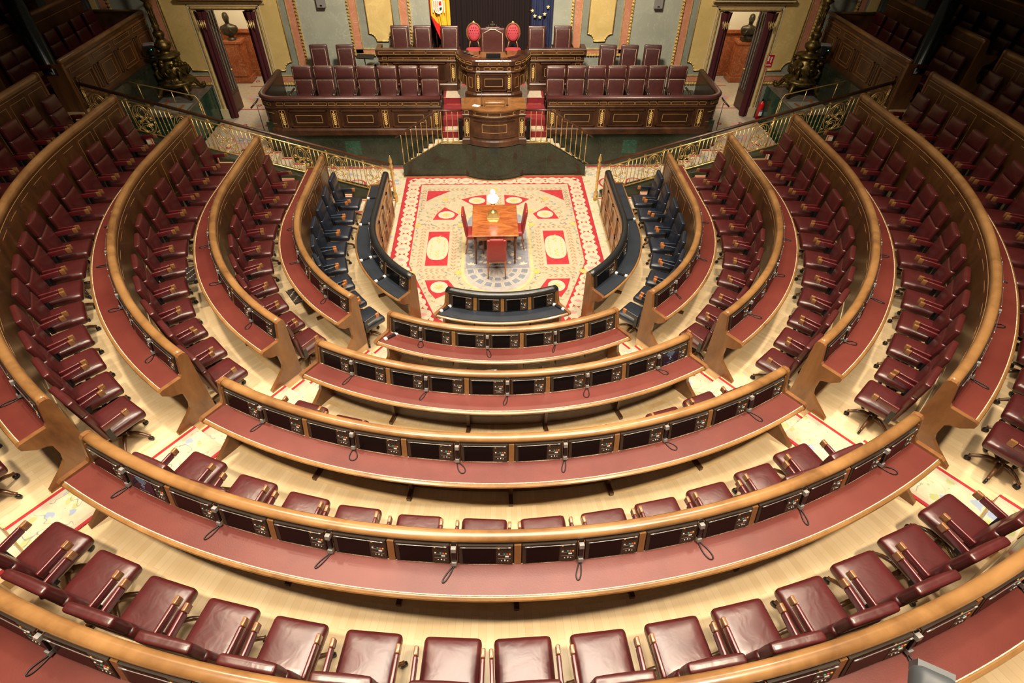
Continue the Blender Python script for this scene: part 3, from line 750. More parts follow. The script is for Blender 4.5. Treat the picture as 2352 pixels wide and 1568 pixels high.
# pale frames around the cartouches
for pts in ([(-1.78, 1.42), (-1.78, -.30), (-1.01, -.30), (-1.01, 1.42), (-1.78, 1.42)],):
    for sx in (-1, 1):
        q = [(sx * x, y) for x, y in pts]; garland(q, .085, .08)
for sx in (-1, 1):
    def m_(pts): return [(sx * x, y) for x, y in pts]
    garland(m_(arc(0, AY, 1.72, 100, 180)), .09, .075); garland(m_(arc(0, AY, 1.02, 100, 172)), .09, .07)
    garland(m_([(-.10, 2.42), (-.10, 3.12)]), .09, .07)
    garland(m_(arc(0, AY, 2.02, 112, 152)), .09, .075); garland(m_([(-1.90, 3.30), (-1.90, 2.2)]), .09, .07); garland(m_([(-1.82, 3.33), (-.6, 3.33)]), .09, .07)
    garland(m_([(-1.72, -.56), (-1.0, -.56)]), .085, .075); garland(m_(arc(0, FY, 1.52, 192, 236)), .085, .08); garland(m_(arc(0, FY, 1.02, 200, 250)), .085, .07)
    vine(m_([(-1.95, 3.2), (-1.95, -1.0)]), seed=3); vine(m_([(-.88, 1.5), (-.88, -.5)]), seed=4); vine(m_(arc(0, AY, 1.87, 95, 178)), seed=5); vine(m_(arc(0, AY, .90, 95, 178)), seed=8)
    vine(m_(arc(0, FY, .90, 185, 268)), seed=6); vine(m_(arc(0, FY, 1.72, 185, 268)), seed=7); vine(m_([(-1.95, 1.56), (-.88, 1.56)]), seed=9); vine(m_([(-1.95, -.42), (-.88, -.42)]), seed=10)
    vine(m_([(0, 2.3), (0, 3.3)]), seed=12)
    for p in ((-1.32, 2.80), (-1.93, 1.56), (-.88, 1.54), (-.88, -.41), (-1.93, -.41), (-.62, -1.25), (0, 3.3), (-.9, 2.2)): sun(sx * p[0], p[1])
# yellow band round the grey hearth
hearth = lambda d: [(-.75 - d, 1.60), (-.75 - d, FY)] + [(x, y) for x, y in arc(0, FY, .75 + d, 180, 360, 20)][1:] + [(.75 + d, 1.60)] + arc(0, 1.60, .75 + d, 0, 180, 20)[1:-1]
layer(hearth(.07), 8, 'c_yellow'); layer(hearth(0), 9, 'c_lilac')
layer([(-.72, 1.6), (-.72, -.24), (.72, -.24), (.72, 1.6)] + arc(0, 1.6, .72, 0, 180, 16)[1:-1], 10, 'c_grey')
r_ = random.Random(5)
for i in range(70):
    a = 2 * pi * i / 35; q = .30 + .20 * (i % 2); leaf(q * cos(a) * 1.15, .42 + q * sin(a) * .95, a + r_.uniform(-.6, .6), .13, 'c_beige' if i % 3 else 'c_slate', 11 + i % 2, .04)
for i in range(14): leaf(.05 * cos(i), .42 + .05 * sin(i), 2 * pi * i / 14, .24, 'c_beige', 13, .02)
for sx in (-1, 1):
    for i, a in enumerate((.2, .9, 1.6, 2.5)): leaf(sx * .60, -.14, a if sx < 0 else pi - a, .12, 'c_beige', 11, .03)
layer([(-.75, -.245), (.75, -.245), (.75, -.255), (-.75, -.255)], 11, 'c_slate')
for ri, (ra, rb, nseg) in enumerate(((.53, .70, 9), (.33, .47, 7), (.10, .27, 11))):
    for i in range(nseg):
        a0 = 180 + 180 * (i + .08) / nseg; a1 = 180 + 180 * (i + .92) / nseg
        def ring(p, q, e): return [(FX + r * cos(radians(a)), FY + .09 + r * sin(radians(a))) for r, a in ((q, a0 + e), (q, (a0 + a1) / 2), (q, a1 - e), (p, a1 - e), (p, (a0 + a1) / 2), (p, a0 + e))]
        layer(ring(ra, rb, 0), 10, 'c_cream2' if ri < 2 else 'c_beige'); layer(ring(ra + .016, rb - .014, 1.6), 11, 'c_slate' if ri < 2 else 'c_lilac')
tag(mb.build('rug'), 'large cream rug with crimson border, leaf garlands and a grey fan under the table', 'rug')

# ------------------------------------------------------------ stenographers' table, its chairs and lamp
t = thing('writing_table', 'small polished mahogany table on turned legs on the central rug', 'table', (-.09, .47, ZC + .02))
mb = MB(); mb.cushion((0, 0, .785), (.51, .66, .016), .014, M['table_wood'], n=2); mb.build('tabletop', t)
mb = MB()
for s in (-1, 1): mb.bx(s * .44 - .012, s * .44 + .012, -.58, .58, .64, .77, M['table_wood']); mb.bx(-.44, .44, s * .58 - .012, s * .58 + .012, .64, .77, M['table_wood'])
mb.build('apron', t)
lp = [(.014, 0), (.018, .03), (.020, .06), (.016, .10), (.028, .14), (.020, .17), (.030, .42), (.036, .50), (.024, .53), (.040, .57), (.024, .60), (.036, .62), (.036, .77)]
lm = MB(); lm.lathe(lp, (0, 0, 0), M['table_dark'], 14); lm = lm.mesh('leg')
for sx in (-1, 1):
    for sy in (-1, 1): part('leg', lm, t, T3(sx * .44, sy * .57, 0))
def red_chair(loc, rz, label):
    t = thing('dining_chair', label, 'chair', loc, rz, 'red chairs at the table')
    mb = MB(); mb.cushion((0, 0, .46), (.22, .21, .04), .03, M['leather_red'], .015, n=4); mb.bx(-.21, .21, -.20, .20, .40, .43, M['table_wood']); mb.build('seat', t)
    X = T3(0, -.20, .44) @ RX(radians(8))
    mb = MB(); mb.cushion((0, 0, .31), (.205, .026, .29), .022, M['leather_red'], .012, .012, X=X, n=4, axis=1); mb.cushion((0, 0, .585), (.15, .024, .035), .02, M['leather_red'], 0, 0, X=X, n=3); mb.build('backrest', t)
    for sx in (-1, 1):
        mb = MB(); mb.tube([(sx * .19, .17, 0), (sx * .185, .17, .41)], .016, M['table_wood'], 8, rads=[.011, .018]); mb.build('leg', t)
        mb = MB(); mb.tube([(sx * .19, -.25, 0), (sx * .185, -.20, .25), (sx * .185, -.195, .46)], .016, M['table_wood'], 8, rads=[.012, .017, .018]); mb.build('leg', t)
red_chair((-.07, -.42, ZC + .02), 0, 'red leather chair with its back to the viewer at the near end of the table')
red_chair((-.53, .48, ZC + .02), -pi / 2, 'red leather chair on the left side of the small mahogany table')
red_chair((.34, .60, ZC + .02), pi / 2, 'red leather chair on the right side of the small mahogany table')
zt = ZC + .02 + .801
t = thing('table_lamp', 'brass lamp with glowing white glass globe on the mahogany table', 'lamp', (-.13, .62, zt))
mb = MB(); mb.box((0, 0, .055), (.135, .135, .055), M['brass'], taper=.62); mb.box((0, 0, .006), (.142, .142, .006), M['brass']); mb.lathe([(.085, .11), (.08, .125), (.045, .14), (.02, .16), (.014, .20), (.022, .215), (.012, .23), (.02, .27), (.05, .30), (.055, .33), (.02, .36)], (0, 0, 0), M['brass'], 20); mb.build('base', t)
mb = MB(); mb.lathe([(.03, .35), (.09, .37), (.125, .42), (.13, .46), (.11, .50), (.06, .535), (.045, .56), (.055, .60), (.05, .64), (.02, .665)], (0, 0, 0), plain('lamp_globe_glass', (.9, .9, .88), .3, emit=(1, .97, .92), es=2.5), 24); mb.build('glass_shade', t, label='white glowing glass globe')
l = bpy.data.lights.new('lamp_bulb', 'POINT'); l.energy = 3; l.color = (1, .9, .75); l.shadow_soft_size = .1
lo = bpy.data.objects.new('lamp_bulb', l); COL.objects.link(lo); lo.location = (-.13, .62, zt + .78)
# ------------------------------------------------------------ tribune: marble base, stairs, mahogany desks
YF, YW = 4.67, 7.0
def path_sweep(mb, pts, prof, mat, smooth=False, caps=True):
    n = len(pts); rows = []
    P = [Vector(p) for p in pts]
    for i in range(n):
        a = (P[i] - P[i - 1]).normalized() if i else (P[1] - P[0]).normalized(); b = (P[i + 1] - P[i]).normalized() if i < n - 1 else a
        na, nb = Vector((-a.y, a.x)), Vector((-b.y, b.x)); m = na + nb; m = m / max(.35, m.dot(na))
        rows.append([(P[i].x + m.x * d, P[i].y + m.y * d, z) for d, z in prof])
    k = len(prof); vs = [p for r in rows for p in r]
    fs = [(i * k + j, i * k + (j + 1) % k, (i + 1) * k + (j + 1) % k, (i + 1) * k + j) for i in range(n - 1) for j in range(k)]
    if caps: fs += [list(range(k)), list(range((n - 1) * k, n * k))[::-1]]
    mb.add(vs, fs, mat, smooth)
def seg_frame(p, q, t, z):
    p, q = Vector(p), Vector(q); c = p + (q - p) * t; d = (q - p).normalized()   # local +X along -d ; local -Y outward (left of d)
    return T3(c.x, c.y, z) @ RZ(atan2(-d.y, -d.x))
def wheat_mesh(h):
    mb = MB(); mb.bx(-.004, .004, -.010, 0, 0, h * .95, M['gold_leaf'])
    n = 6
    for i in range(n):
        z = h * (.14 + .12 * i); l = h * .13
        for s in (-1, 1):
            pts = [(0, z), (s * l * .55, z + l * .25), (s * l * .75, z + l * .95), (s * l * .35, z + l * .75)]
            if s < 0: pts = pts[::-1]
            v = [(x, -.014, zz) for x, zz in pts] + [(x, 0, zz) for x, zz in pts]
            mb.add(v, [(0, 1, 2, 3), (7, 6, 5, 4), (0, 4, 5, 1), (1, 5, 6, 2), (2, 6, 7, 3), (3, 7, 4, 0)], M['gold_leaf'])
    mb.lathe([(.002, h * .86), (.014, h * .91), (.002, h)], (0, -.007, 0), M['gold_leaf'], 6, sy=.5)
    mb.lathe([(.002, 0), (.010, h * .02), (.002, h * .05)], (0, -.007, 0), M['gold_leaf'], 6, sy=.5)
    return mb.mesh('wheat_ornament')
def cab_profile(z0, z1, base=.17, band=.20):
    return [(-.05, z0), (.055, z0), (.055, z0 + base - .03), (.035, z0 + base), (.030, z0 + base + .012), (0, z0 + base + .02), (0, z1 - band - .05), (.012, z1 - band - .04), (.028, z1 - band - .02),
            (.030, z1 - band), (.022, z1 - band + .01), (.022, z1 - .03), (-.05, z1 - .03)]
def raised_panel(mb, X, w, z0, z1, d=.022):
    # bolection frame with an inset field and a pale inlay line, on a face looking along local -Y
    for a, b, c, e in ((-w, w, z0, z0 + .025), (-w, w, z1 - .025, z1), (-w, -w + .025, z0, z1), (w - .025, w, z0, z1)):
        mb.bx(a, b, -d, 0, c, e, M['mahogany'], X)
    mb.bx(-w + .06, w - .06, -.010, 0, z0 + .06, z1 - .06, M['mahogany_dark'], X)
    inlay_rect(mb, X, -w * .68, w * .68, z0 + (z1 - z0) * .27, z1 - (z1 - z0) * .27, .007, -.014, 'inlay_gold', .005)
def drawers(mb, X, x0, x1, z0, z1, n, y=-.024):
    w = (x1 - x0) / n
    for i in range(n):
        mb.bx(x0 + i * w + .008, x0 + (i + 1) * w - .008, y - .003, y + .004, z0, z1, M['mahogany'], X); inlay_rect(mb, X, x0 + i * w + .008, x0 + (i + 1) * w - .008, z0, z1, .006, y - .005, 'inlay_gold', .003)
WH = {h: wheat_mesh(h) for h in (.44, .40, .36)}
# marble structure
def steps_x(mb, x0, x1, y0, y1, z0, z1, n, mat, under=ZC):
    for i in range(n):
        a = x0 + (x1 - x0) * i / n; mb.bx(a, x1, y0, y1, under, z0 + (z1 - z0) * (i + 1) / n, mat)
mb = MB()
mb.bx(-6.22, -1.48, YF + .06, YW + .3, ZC, 1.18, M['marble_green']); mb.bx(-6.22, -1.48, YF + .004, YF + .06, ZC, .85, M['marble_green'])
mb.bx(1.41, 6.10, YF + .06, YW + .3, ZC, 1.18, M['marble_green']); mb.bx(1.41, 6.10, YF + .004, YF + .06, ZC, .85, M['marble_green'])
for x0, x1 in ((-4.20, -3.78), (3.60, 4.02)): mb.bx(x0, x1, YF - .004, YF + .01, .26, .66, M['marble_green2'])      # darker ventilation slabs
mb.bx(-6.35, -1.48, YF - .012, YF + .01, ZC, ZC + .05, M['marble_brown']); mb.bx(1.41, 6.2, YF - .012, YF + .01, ZC, ZC + .05, M['marble_brown'])
struct(mb.build('trim_1'))
mb = MB()     # speaker's landing wall with sloping flanks
pr = [(-2.585, ZC), (2.50, ZC), (2.50, .19), (1.40, .85), (-1.49, .85), (-2.585, .21)]
vs = [(x, 4.09, z) for x, z in pr] + [(x, 4.19, z) for x, z in pr]; m = len(pr)
mb.add(vs, [list(range(m)), list(range(m, 2 * m))[::-1]] + [(i, m + i, m + (i + 1) % m, (i + 1) % m) for i in range(m)], M['marble_green'])
bul = [(-.86 + 1.63 * i / 16, 4.10 - .27 * (1 - abs((i - 8) / 8) ** 2.2)) for i in range(17)]
mb.prism([(-.86, 4.15)] + bul + [(.77, 4.15)], ZC, .83, M['marble_green'])
mb.bx(-1.48, 1.41, 4.19, 4.72, ZC, .84, M['marble_green'])
for x in (-1.49, 1.40): mb.bx(x - .006, x + .006, 4.082, 4.09, ZC, .85, M['marble_green2'])
struct(mb.build('trim_2'))
mb = MB()
base = [(-2.60, 4.075), (-.90, 4.075)] + [(x, y - .02) for x, y in bul] + [(.81, 4.075), (2.52, 4.075)]
path_sweep(mb, base[::-1], [(0, ZC + .004), (.03, ZC + .004), (.03, ZC + .022), (0, ZC + .028)], M['walnut'])
path_sweep(mb, base[::-1], [(.028, ZC + .004), (.036, ZC + .004), (.036, ZC + .012), (.028, ZC + .012)], M['brass'])
mb.bx(-1.50, -.86, 4.085, 4.10, .845, .857, M['brass']); mb.bx(.77, 1.41, 4.085, 4.10, .845, .857, M['brass'])
struct(mb.build('trim_3'))
# stairs
mb = MB(); CPS = [MB(), MB()]
def tread(x0, x1, y0, y1, z, top, riser_h=.17):
    cp.bx(x0, x1, y0 - .01, y1, z, z + .014, M[top]); cp.bx(x0, x1, y0 - .024, y0 - .004, z - riser_h + .014, z + .012, M['stair_red'])
for y0, y1, z, top in ((4.42, 4.80, 1.02, 'c_pale'), (4.80, 5.12, 1.19, 'stair_red'), (5.12, 5.46, 1.36, 'stair_red'), (5.46, 6.02, 1.53, 'c_pale')):
    mb.bx(-1.48, 1.41, y0, 6.1, ZC, z, M['mahogany_dark'])
    for cp, (x0, x1) in zip(CPS, ((-1.44, -.56), (.50, 1.37))):
        tread(x0, x1, y0, y1, z, top)
        if top == 'c_pale':
            for q in (x0, x1 - .06): cp.bx(q, q + .06, y0, y1, z + .013, z + .016, M['stair_red'])
            cp.bx(x0, x1, y1 - .05, y1, z + .013, z + .016, M['stair_red'])
        else: cp.bx(x0 + .08, x1 - .08, y1 - .03, y1 - .02, z + .014, z + .022, M['brass'])
for cp, a, b, s in ((CPS[0], -1.44, -.84, 'left'), (CPS[1], .78, 1.38, 'right')):
    cp.bx(a, b, 4.20, 4.395, .85, .862, M['floral']); tag(cp.build('stair_carpet'), 'crimson and cream stair carpet between the lectern and the podium on the %s' % s, 'stair carpet', 'stair carpets beside the lectern')
struct(mb.build('floor'))
pass
for sg, xa, xb, side in ((-1, -2.585, -1.49, 'left'), (1, 2.50, 1.40, 'right')):
    mb = MB(); cp = MB(); n = 6
    for i in range(n):
        a = xa + (xb - xa) * i / n; z = ZC + (.72 - ZC) * (i + 1) / (n + .001)
        mb.bx(a, xb, 4.19, YF, ZC, z, M['marble_green'])
        cp.bx(a - sg * -.01, a + (xb - xa) / n, 4.22, YF - .03, z, z + .012, M['floral']); cp.bx(a + sg * .014, a, 4.22, YF - .03, z - .155, z + .010, M['stair_red'])
    struct(mb.build('floor')); tag(cp.build('stair_carpet'), 'narrow carpeted steps rising behind the %s sloping marble flank of the lectern' % side, 'stair carpet')

def bench_desk(side):
    if side == 'left':
        pts = [(-1.47, YF), (-5.80, YF)] + [(-5.80 + .47 * cos(radians(a)), YF + .47 + .47 * sin(radians(a))) for a in (-105, -120, -135, -150, -165, -180)] + [(-6.27, 6.78)]
        wx = [-1.61, -2.975, -4.34, -5.70]; sg = -1
    else:
        pts = [(6.17, 6.78)] + [(5.70 + .47 * cos(radians(a)), YF + .47 + .47 * sin(radians(a))) for a in (0, -15, -30, -45, -60, -75)] + [(5.70, YF), (1.40, YF)]
        wx = [1.54, 2.90, 4.25, 5.61]; sg = 1
    t = thing('tribune_bench_desk', 'long mahogany desk with gilt wheat ears and curved %s end, %s of the lectern' % (side, side), 'desk', group='long desks either side of the lectern')
    z0, z1 = .85, 1.80
    mb = MB(); path_sweep(mb, pts, cab_profile(z0, z1), M['mahogany'])
    X = T3(0, YF, 0)
    xs = sorted(wx)
    for x in xs:
        mb.bx(x - .10, x + .10, -.012, 0, z0 + .18, z1 - .25, M['mahogany'], X); mb.bx(x - .072, x + .072, -.016, -.010, z0 + .20, z1 - .29, M['mahogany_dark'], X); inlay_rect(mb, X, x - .076, x + .076, z0 + .195, z1 - .285, .006, -.019, 'inlay_gold', .006)
        drawers(mb, X, x - .10, x + .10, z1 - .155, z1 - .075, 1)
    for a, b in zip(xs, xs[1:]):
        c = (a + b) / 2; hw = (b - a) / 2 - .17
        raised_panel(mb, T3(c, YF, 0), hw, z0 + .21, z1 - .29); drawers(mb, X, a + .12, b - .12, z1 - .155, z1 - .075, 3)
    if side == 'left': raised_panel(mb, seg_frame(pts[-2], pts[-1], .5, 0), .62, z0 + .21, z1 - .29)
    else: raised_panel(mb, seg_frame(pts[0], pts[1], .5, 0), .62, z0 + .21, z1 - .29)
    for i in range(2, 7) if side == 'left' else range(1, 6):   # curved corner panels
        p, q = (pts[i], pts[i + 1]); 
        if (Vector(q) - Vector(p)).length > .3: continue
        Xs = seg_frame(p, q, .5, 0); l = (Vector(q) - Vector(p)).length / 2
        mb.bx(-l, l, -.006, 0, z0 + .30, z0 + .307, M['inlay_gold'], Xs); mb.bx(-l, l, -.006, 0, z1 - .37, z1 - .363, M['inlay_gold'], Xs); drawers(mb, Xs, -l + .005, l - .005, z1 - .155, z1 - .075, 1)
    mb.build('body', t)
    mb = MB(); path_sweep(mb, pts, [(-.09, z1 - .03), (-.10, z1 + .03), (-.075, z1 + .06), (-.02, z1 + .072), (.035, z1 + .06), (.065, z1 + .03), (.06, z1 - .01), (.03, z1 - .03)], M['leather_brown'], True); mb.build('padded_rail', t)
    mb = MB(); path_sweep(mb, pts, [(-.09, z0), (-.09, z1 - .03), (-.05, z1 - .03), (-.05, z0)], M['mahogany_dark']); mb.build('inner_panel', t)
    for x in xs: part('wheat_ornament', WH[.44], t, T3(x, YF - .016, z0 + .215))['label'] = 'gilt ear of wheat'
bench_desk('left'); bench_desk('right')
# presiding officer's podium and the secretaries' desks
t = thing('presiding_podium', 'tall curved mahogany podium in the middle behind the lectern', 'podium')
pp = [(.94, 6.04), (.90, 5.75), (.80, 5.48), (.66, 5.27), (.50, 5.17), (.42, 5.15), (-.50, 5.15), (-.58, 5.17), (-.74, 5.27), (-.88, 5.48), (-.98, 5.75), (-1.02, 6.04)]
z0, z1 = 1.19, 2.62
mb = MB(); pf = cab_profile(z0, z1 - .13, .58, .16)
path_sweep(mb, pp, pf, M['mahogany']); path_sweep(mb, pp, [(-.30, z1 - .16), (.035, z1 - .16), (.055, z1 - .13), (.055, z1 - .02), (.04, z1), (-.10, z1), (-.12, z1 - .03), (-.30, z1 - .03)], M['mahogany'])
X = T3(0, 5.15, 0)
raised_panel(mb, T3(-.04, 5.15, 0), .36, z0 + .64, z1 - .35, .02)
drawers(mb, X, -.30, .22, z1 - .255, z1 - .18, 3); drawers(mb, X, -.45, .37, z1 - .11, z1 - .05, 3, -.057)
for x in (-.455, .375):
    mb.bx(x - .07, x + .07, -.012, 0, z0 + .62, z1 - .33, M['mahogany_dark'], X); inlay_rect(mb, X, x - .068, x + .068, z0 + .63, z1 - .34, .006, -.015, 'inlay_gold', .005); drawers(mb, X, x - .05, x + .05, z1 - .255, z1 - .18, 1)
for p, q in zip(pp, pp[1:]):
    l = (Vector(q) - Vector(p)).length / 2
    if l < .4 and l > .08:
        Xs = seg_frame(p, q, .5, 0); inlay_rect(mb, Xs, -l + .01, l - .01, z1 - .11, z1 - .05, .006, -.062, 'inlay_gold', .005); inlay_rect(mb, Xs, -l + .01, l - .01, z1 - .255, z1 - .18, .006, -.026, 'inlay_gold', .005)
        inlay_rect(mb, Xs, -l * .6, l * .6, z0 + .72, z1 - .45, .005, -.005, 'inlay_gold', .004)
mb.build('body', t)
mb = MB(); inner = [(x * .97, y + .03) for x, y in pp]; mb.prism(inner, z1 - .08, z1 - .045, M['walnut']); mb.build('desk_surface', t)
for x in (-.455, .375): part('wheat_ornament', WH[.40], t, T3(x, 5.15 - .014, z0 + .65))['label'] = 'gilt ear of wheat'
for sg, x0, x1, wx, side in ((-1, -3.17, -1.02, (-3.02, -1.16), 'left'), (1, .94, 2.47, (1.08, 2.33), 'right')):
    t = thing('secretary_desk', 'raised mahogany desk with two tiers of inlaid drawers, %s of the presiding podium' % side, 'desk', group='desks flanking the podium')
    mb = MB(); z0, z1 = 1.53, 2.64
    path = [(x1, 6.04), (x0, 6.04), (x0, 6.45)] if sg < 0 else [(x1, 6.45), (x1, 6.04), (x0, 6.04)]
    path_sweep(mb, path, cab_profile(z0, z1 - .15, .20, .16), M['mahogany'])
    path_sweep(mb, path, [(-.42, z1 - .26), (.045, z1 - .19), (.07, z1 - .15), (.07, z1 - .02), (.055, z1), (-.07, z1), (-.08, z1 - .2), (-.42, z1 - .2)], M['mahogany'])
    X = T3(0, 6.04, 0)
    drawers(mb, X, x0, x1, z1 - .13, z1 - .06, 5 if sg < 0 else 4, -.073); drawers(mb, X, wx[0] + .1, wx[1] - .1, z1 - .285, z1 - .21, 4 if sg < 0 else 3)
    raised_panel(mb, T3((wx[0] + wx[1]) / 2, 6.04, 0), (wx[1] - wx[0]) / 2 - .18, z0 + .24, z1 - .37)
    for x in wx:
        mb.bx(x - .07, x + .07, -.012, 0, z0 + .22, z1 - .36, M['mahogany_dark'], X); inlay_rect(mb, X, x - .068, x + .068, z0 + .23, z1 - .37, .006, -.015, 'inlay_gold', .005); drawers(mb, X, x - .07, x + .07, z1 - .285, z1 - .21, 1)
    mb.build('body', t)
    for x in wx: part('wheat_ornament', WH[.40], t, T3(x, 6.04 - .014, z0 + .28))['label'] = 'gilt ear of wheat'
mb = MB(); mb.bx(-3.2, 2.5, 6.10, YW + .5, 1.1, 1.90, M['marble_brown']); mb.bx(-.95, .88, 5.30, 6.2, 1.2, 1.90, M['marble_brown']); mb.bx(-3.1, 2.4, 6.5, YW + .4, 1.90, 1.905, M['c_red']); mb.bx(-.9, .82, 5.35, 6.5, 1.90, 1.905, M['c_red']); mb.bx(-.92, .86, 6.12, YW + .4, 1.9, 2.00, M['marble_brown'])
struct(mb.build('floor'))
# speaker's lectern
t = thing('lectern', 'bow-fronted mahogany lectern with two gilt wheat ears in the middle of the tribune', 'lectern')
lp_ = [(.76, 4.72), (.76, 4.07)] + [(.60, 4.07)] + [(.60 - 1.29 * i / 12, 4.07 - .20 * (1 - abs((i - 6) / 6) ** 2)) for i in range(1, 12)] + [(-.69, 4.07)] + [(-.85, 4.07), (-.85, 4.72)]
z0, z1 = .85, 1.80
mb = MB(); path_sweep(mb, lp_, cab_profile(z0, z1, .16, .17), M['mahogany'])
X = T3(0, 4.07, 0)
for x in (-.765, .68):
    mb.bx(x - .068, x + .068, -.012, 0, z0 + .20, z1 - .26, M['mahogany_dark'], X); inlay_rect(mb, X, x - .068, x + .068, z0 + .195, z1 - .255, .006, -.016, 'inlay_gold', .005); drawers(mb, X, x - .06, x + .06, z1 - .145, z1 - .06, 1)
for i in range(3, 13):
    p, q = lp_[i], lp_[i + 1]; Xs = seg_frame(p, q, .5, 0); l = (Vector(q) - Vector(p)).length / 2
    for a in (z0 + .36, z1 - .38): mb.bx(-l, l, -.006, 0, a, a + .007, M['inlay_gold'], Xs) if 4 < i < 11 else None
    if i in (5, 10): q_ = l if i == 5 else -l; mb.bx(q_ - .004, q_ + .004, -.006, 0, z0 + .36, z1 - .373, M['inlay_gold'], Xs)
    for a in (z0 + .22, z1 - .29): mb.bx(-l - .004, l + .004, -.020, 0, a, a + .025, M['mahogany'], Xs)
    for a in (z1 - .15, z1 - .062): mb.bx(-l, l, -.030, -.02, a, a + .007, M['inlay_gold'], Xs)
    if i in (3, 6, 9, 12): mb.bx(-.004, .004, -.030, -.02, z1 - .15, z1 - .06, M['inlay_gold'], Xs)
mb.build('body', t)
mb = MB(); mb.prism([(x * 1.04, 4.07 + (y - 4.07) * 1.12 - .03) for x, y in lp_], z1 - .03, z1 + .005, M['walnut']); mb.bx(-.30, .24, 4.10, 4.26, z1 + .005, z1 + .07, M['walnut'], None); inlay_rect(mb, T3(0, 4.098, 0), -.27, .21, z1 + .015, z1 + .05, .006, -.004, 'inlay_gold', .004); mb.build('top', t)
mb = MB(); mb.cushion((-.03, 4.22, z1 + .085), (.26, .10, .022), .02, M['tip_wood'], .02, n=4); mb.build('book_rest', t)
for x in (-.765, .68): part('wheat_ornament', WH[.44], t, T3(x, 4.07 - .014, z0 + .22))['label'] = 'gilt ear of wheat'
mb = MB()
for x in (-.36, .30): mb.tube([(x, 4.20, z1), (x, 4.24, z1 + .10), (x, 4.33, z1 + .42)], .005, M['black'], 6); mb.lathe([(.03, 0), (.03, .02), (.01, .03)], (x, 4.20, z1 + .005), M['black'], 10)
tag(mb.build('microphone'), 'pair of thin black gooseneck microphones on the lectern top', 'microphone')
tag(MB().prism([(-.62, 4.18), (-.46, 4.10), (-.40, 4.20), (-.56, 4.29)], z1 + .006, z1 + .010, M['white_plastic']).build('paper'), 'grey sheet of paper lying on the left of the lectern top', 'paper')
for x, s in ((-.95, 'left'), (.88, 'right')):
    mb = MB(); mb.box((x, 4.34, 1.13), (.055, .09, .27), M['black']); mb.box((x, 4.25, 1.13), (.045, .004, .25), M['screen'])
    tag(mb.build('loudspeaker'), 'slim black column loudspeaker standing %s of the lectern' % s, 'loudspeaker')

# ---- tribune chairs (upholstered, facing the room)
def armchair_mesh(w, hb, head=True):
    D = {}
    mb = MB(); mb.cushion((0, .05, .43), (w - .03, .26, .07), .05, M['leather_brown'], .03, n=4); D['seat'] = mb.mesh('seat')
    X = T3(0, -.20, .40) @ RX(radians(7)); h = hb - .40
    mb = MB()
    if head:
        mb.cushion((0, 0, h * .30), (w - .01, .05, h * .34), .035, M['leather_brown'], .012, X=X, n=4, axis=1); mb.cushion((0, .012, h * .80), (w, .062, h * .20), .045, M['leather_brown'], .02, X=X, n=4, axis=1)
        mb.tube([(-w + .05, .056, .02), (-w + .05, .060, h * .57), (w - .05, .060, h * .57), (w - .05, .056, .02)], .005, M['rope'], 5, X=X)
        for s in (-1, 1): mb.tube([(s * (w - .04), .078, h * .63), (s * (w - .04), .080, h * .90), (s * (w - .04), .05, h * .995)], .005, M['rope'], 5, X=X)
        mb.tube([(-w + .04, .05, h * .995), (w - .04, .05, h * .995)], .004, M['rope'], 5, X=X)
    else:
        mb.cushion((0, 0, h * .5), (w, .05, h * .5), .03, M['leather_brown'], .012, X=X, n=4, axis=1)
        mb.tube([(-w * .74, .056, .02), (-w * .74, .058, h * .90), (w * .74, .058, h * .90), (w * .74, .056, .02)], .006, M['rope'], 5, X=X)
    D['backrest'] = mb.mesh('backrest')
    for s in (-1, 1):
        mb = MB(); mb.tube([(s * (w + .03), -.20, .64), (s * (w + .035), .12, .645), (s * (w + .035), .22, .62), (s * (w + .03), .23, .57)], .026, M['mahogany_dark'], 8); mb.tube([(s * (w + .03), .17, .62), (s * (w + .02), .14, .45)], .02, M['mahogany_dark'], 6); D['arm%d' % s] = mb.mesh('armrest')
    mb = MB(); mb.tube([(0, 0, 0), (0, 0, .36)], .022, M['mahogany_dark'], 8, rads=[.018, .026]); D['leg'] = mb.mesh('leg')
    D['w'] = w; return D
def build_armchair(nm, D):
    t = thing(nm, 'x', 'chair'); part('seat', D['seat'], t); part('backrest', D['backrest'], t); part('armrest', D['arm-1'], t); part('armrest', D['arm1'], t)
    for sx in (-1, 1):
        for y in (-.18, .22): part('leg', D['leg'], t, T3(sx * (D['w'] - .05), y, 0))
    return t
DA = armchair_mesh(.268, 1.20); proto_a = None
def place(proto, loc, rz, label, group):
    c = copy_tree(proto) if proto.get('used') else proto
    proto['used'] = 1; c.location = loc; c.rotation_euler = (0, 0, rz); c['label'] = label; c['category'] = 'chair'; c['group'] = group
    return c
pa = build_armchair('armchair', DA)
for s, xs in (('left', [-5.17 + .5667 * i for i in range(7)]), ('right', [1.66 + .560 * i for i in range(7)])):
    for i, x in enumerate(xs):
        place(pa, (x, 5.20, 1.18), pi, 'brown leather armchair with cream piping, %s from the left behind the %s tribune desk' % (ORD[i], s), 'armchairs behind the long tribune desks')
DBk = armchair_mesh(.245, 1.42, False); pb = build_armchair('armchair', DBk)
for i, x in enumerate((-4.88, -4.15, 3.20, 3.82, 4.48)):
    place(pb, (x, 6.22, 1.18), pi + (.06 if x < 0 else -.10), ['leftmost high-backed leather armchair against the grey marble wall', 'second high-backed leather armchair against the grey wall left of the desks', 'high-backed leather armchair against the right wall, nearest the secretary desk', 'middle high-backed leather armchair against the right marble wall', 'rightmost high-backed leather armchair against the marble wall'][i], 'high-backed armchairs by the wall')
DC = armchair_mesh(.25, 1.12, False); pc = build_armchair('armchair', DC)
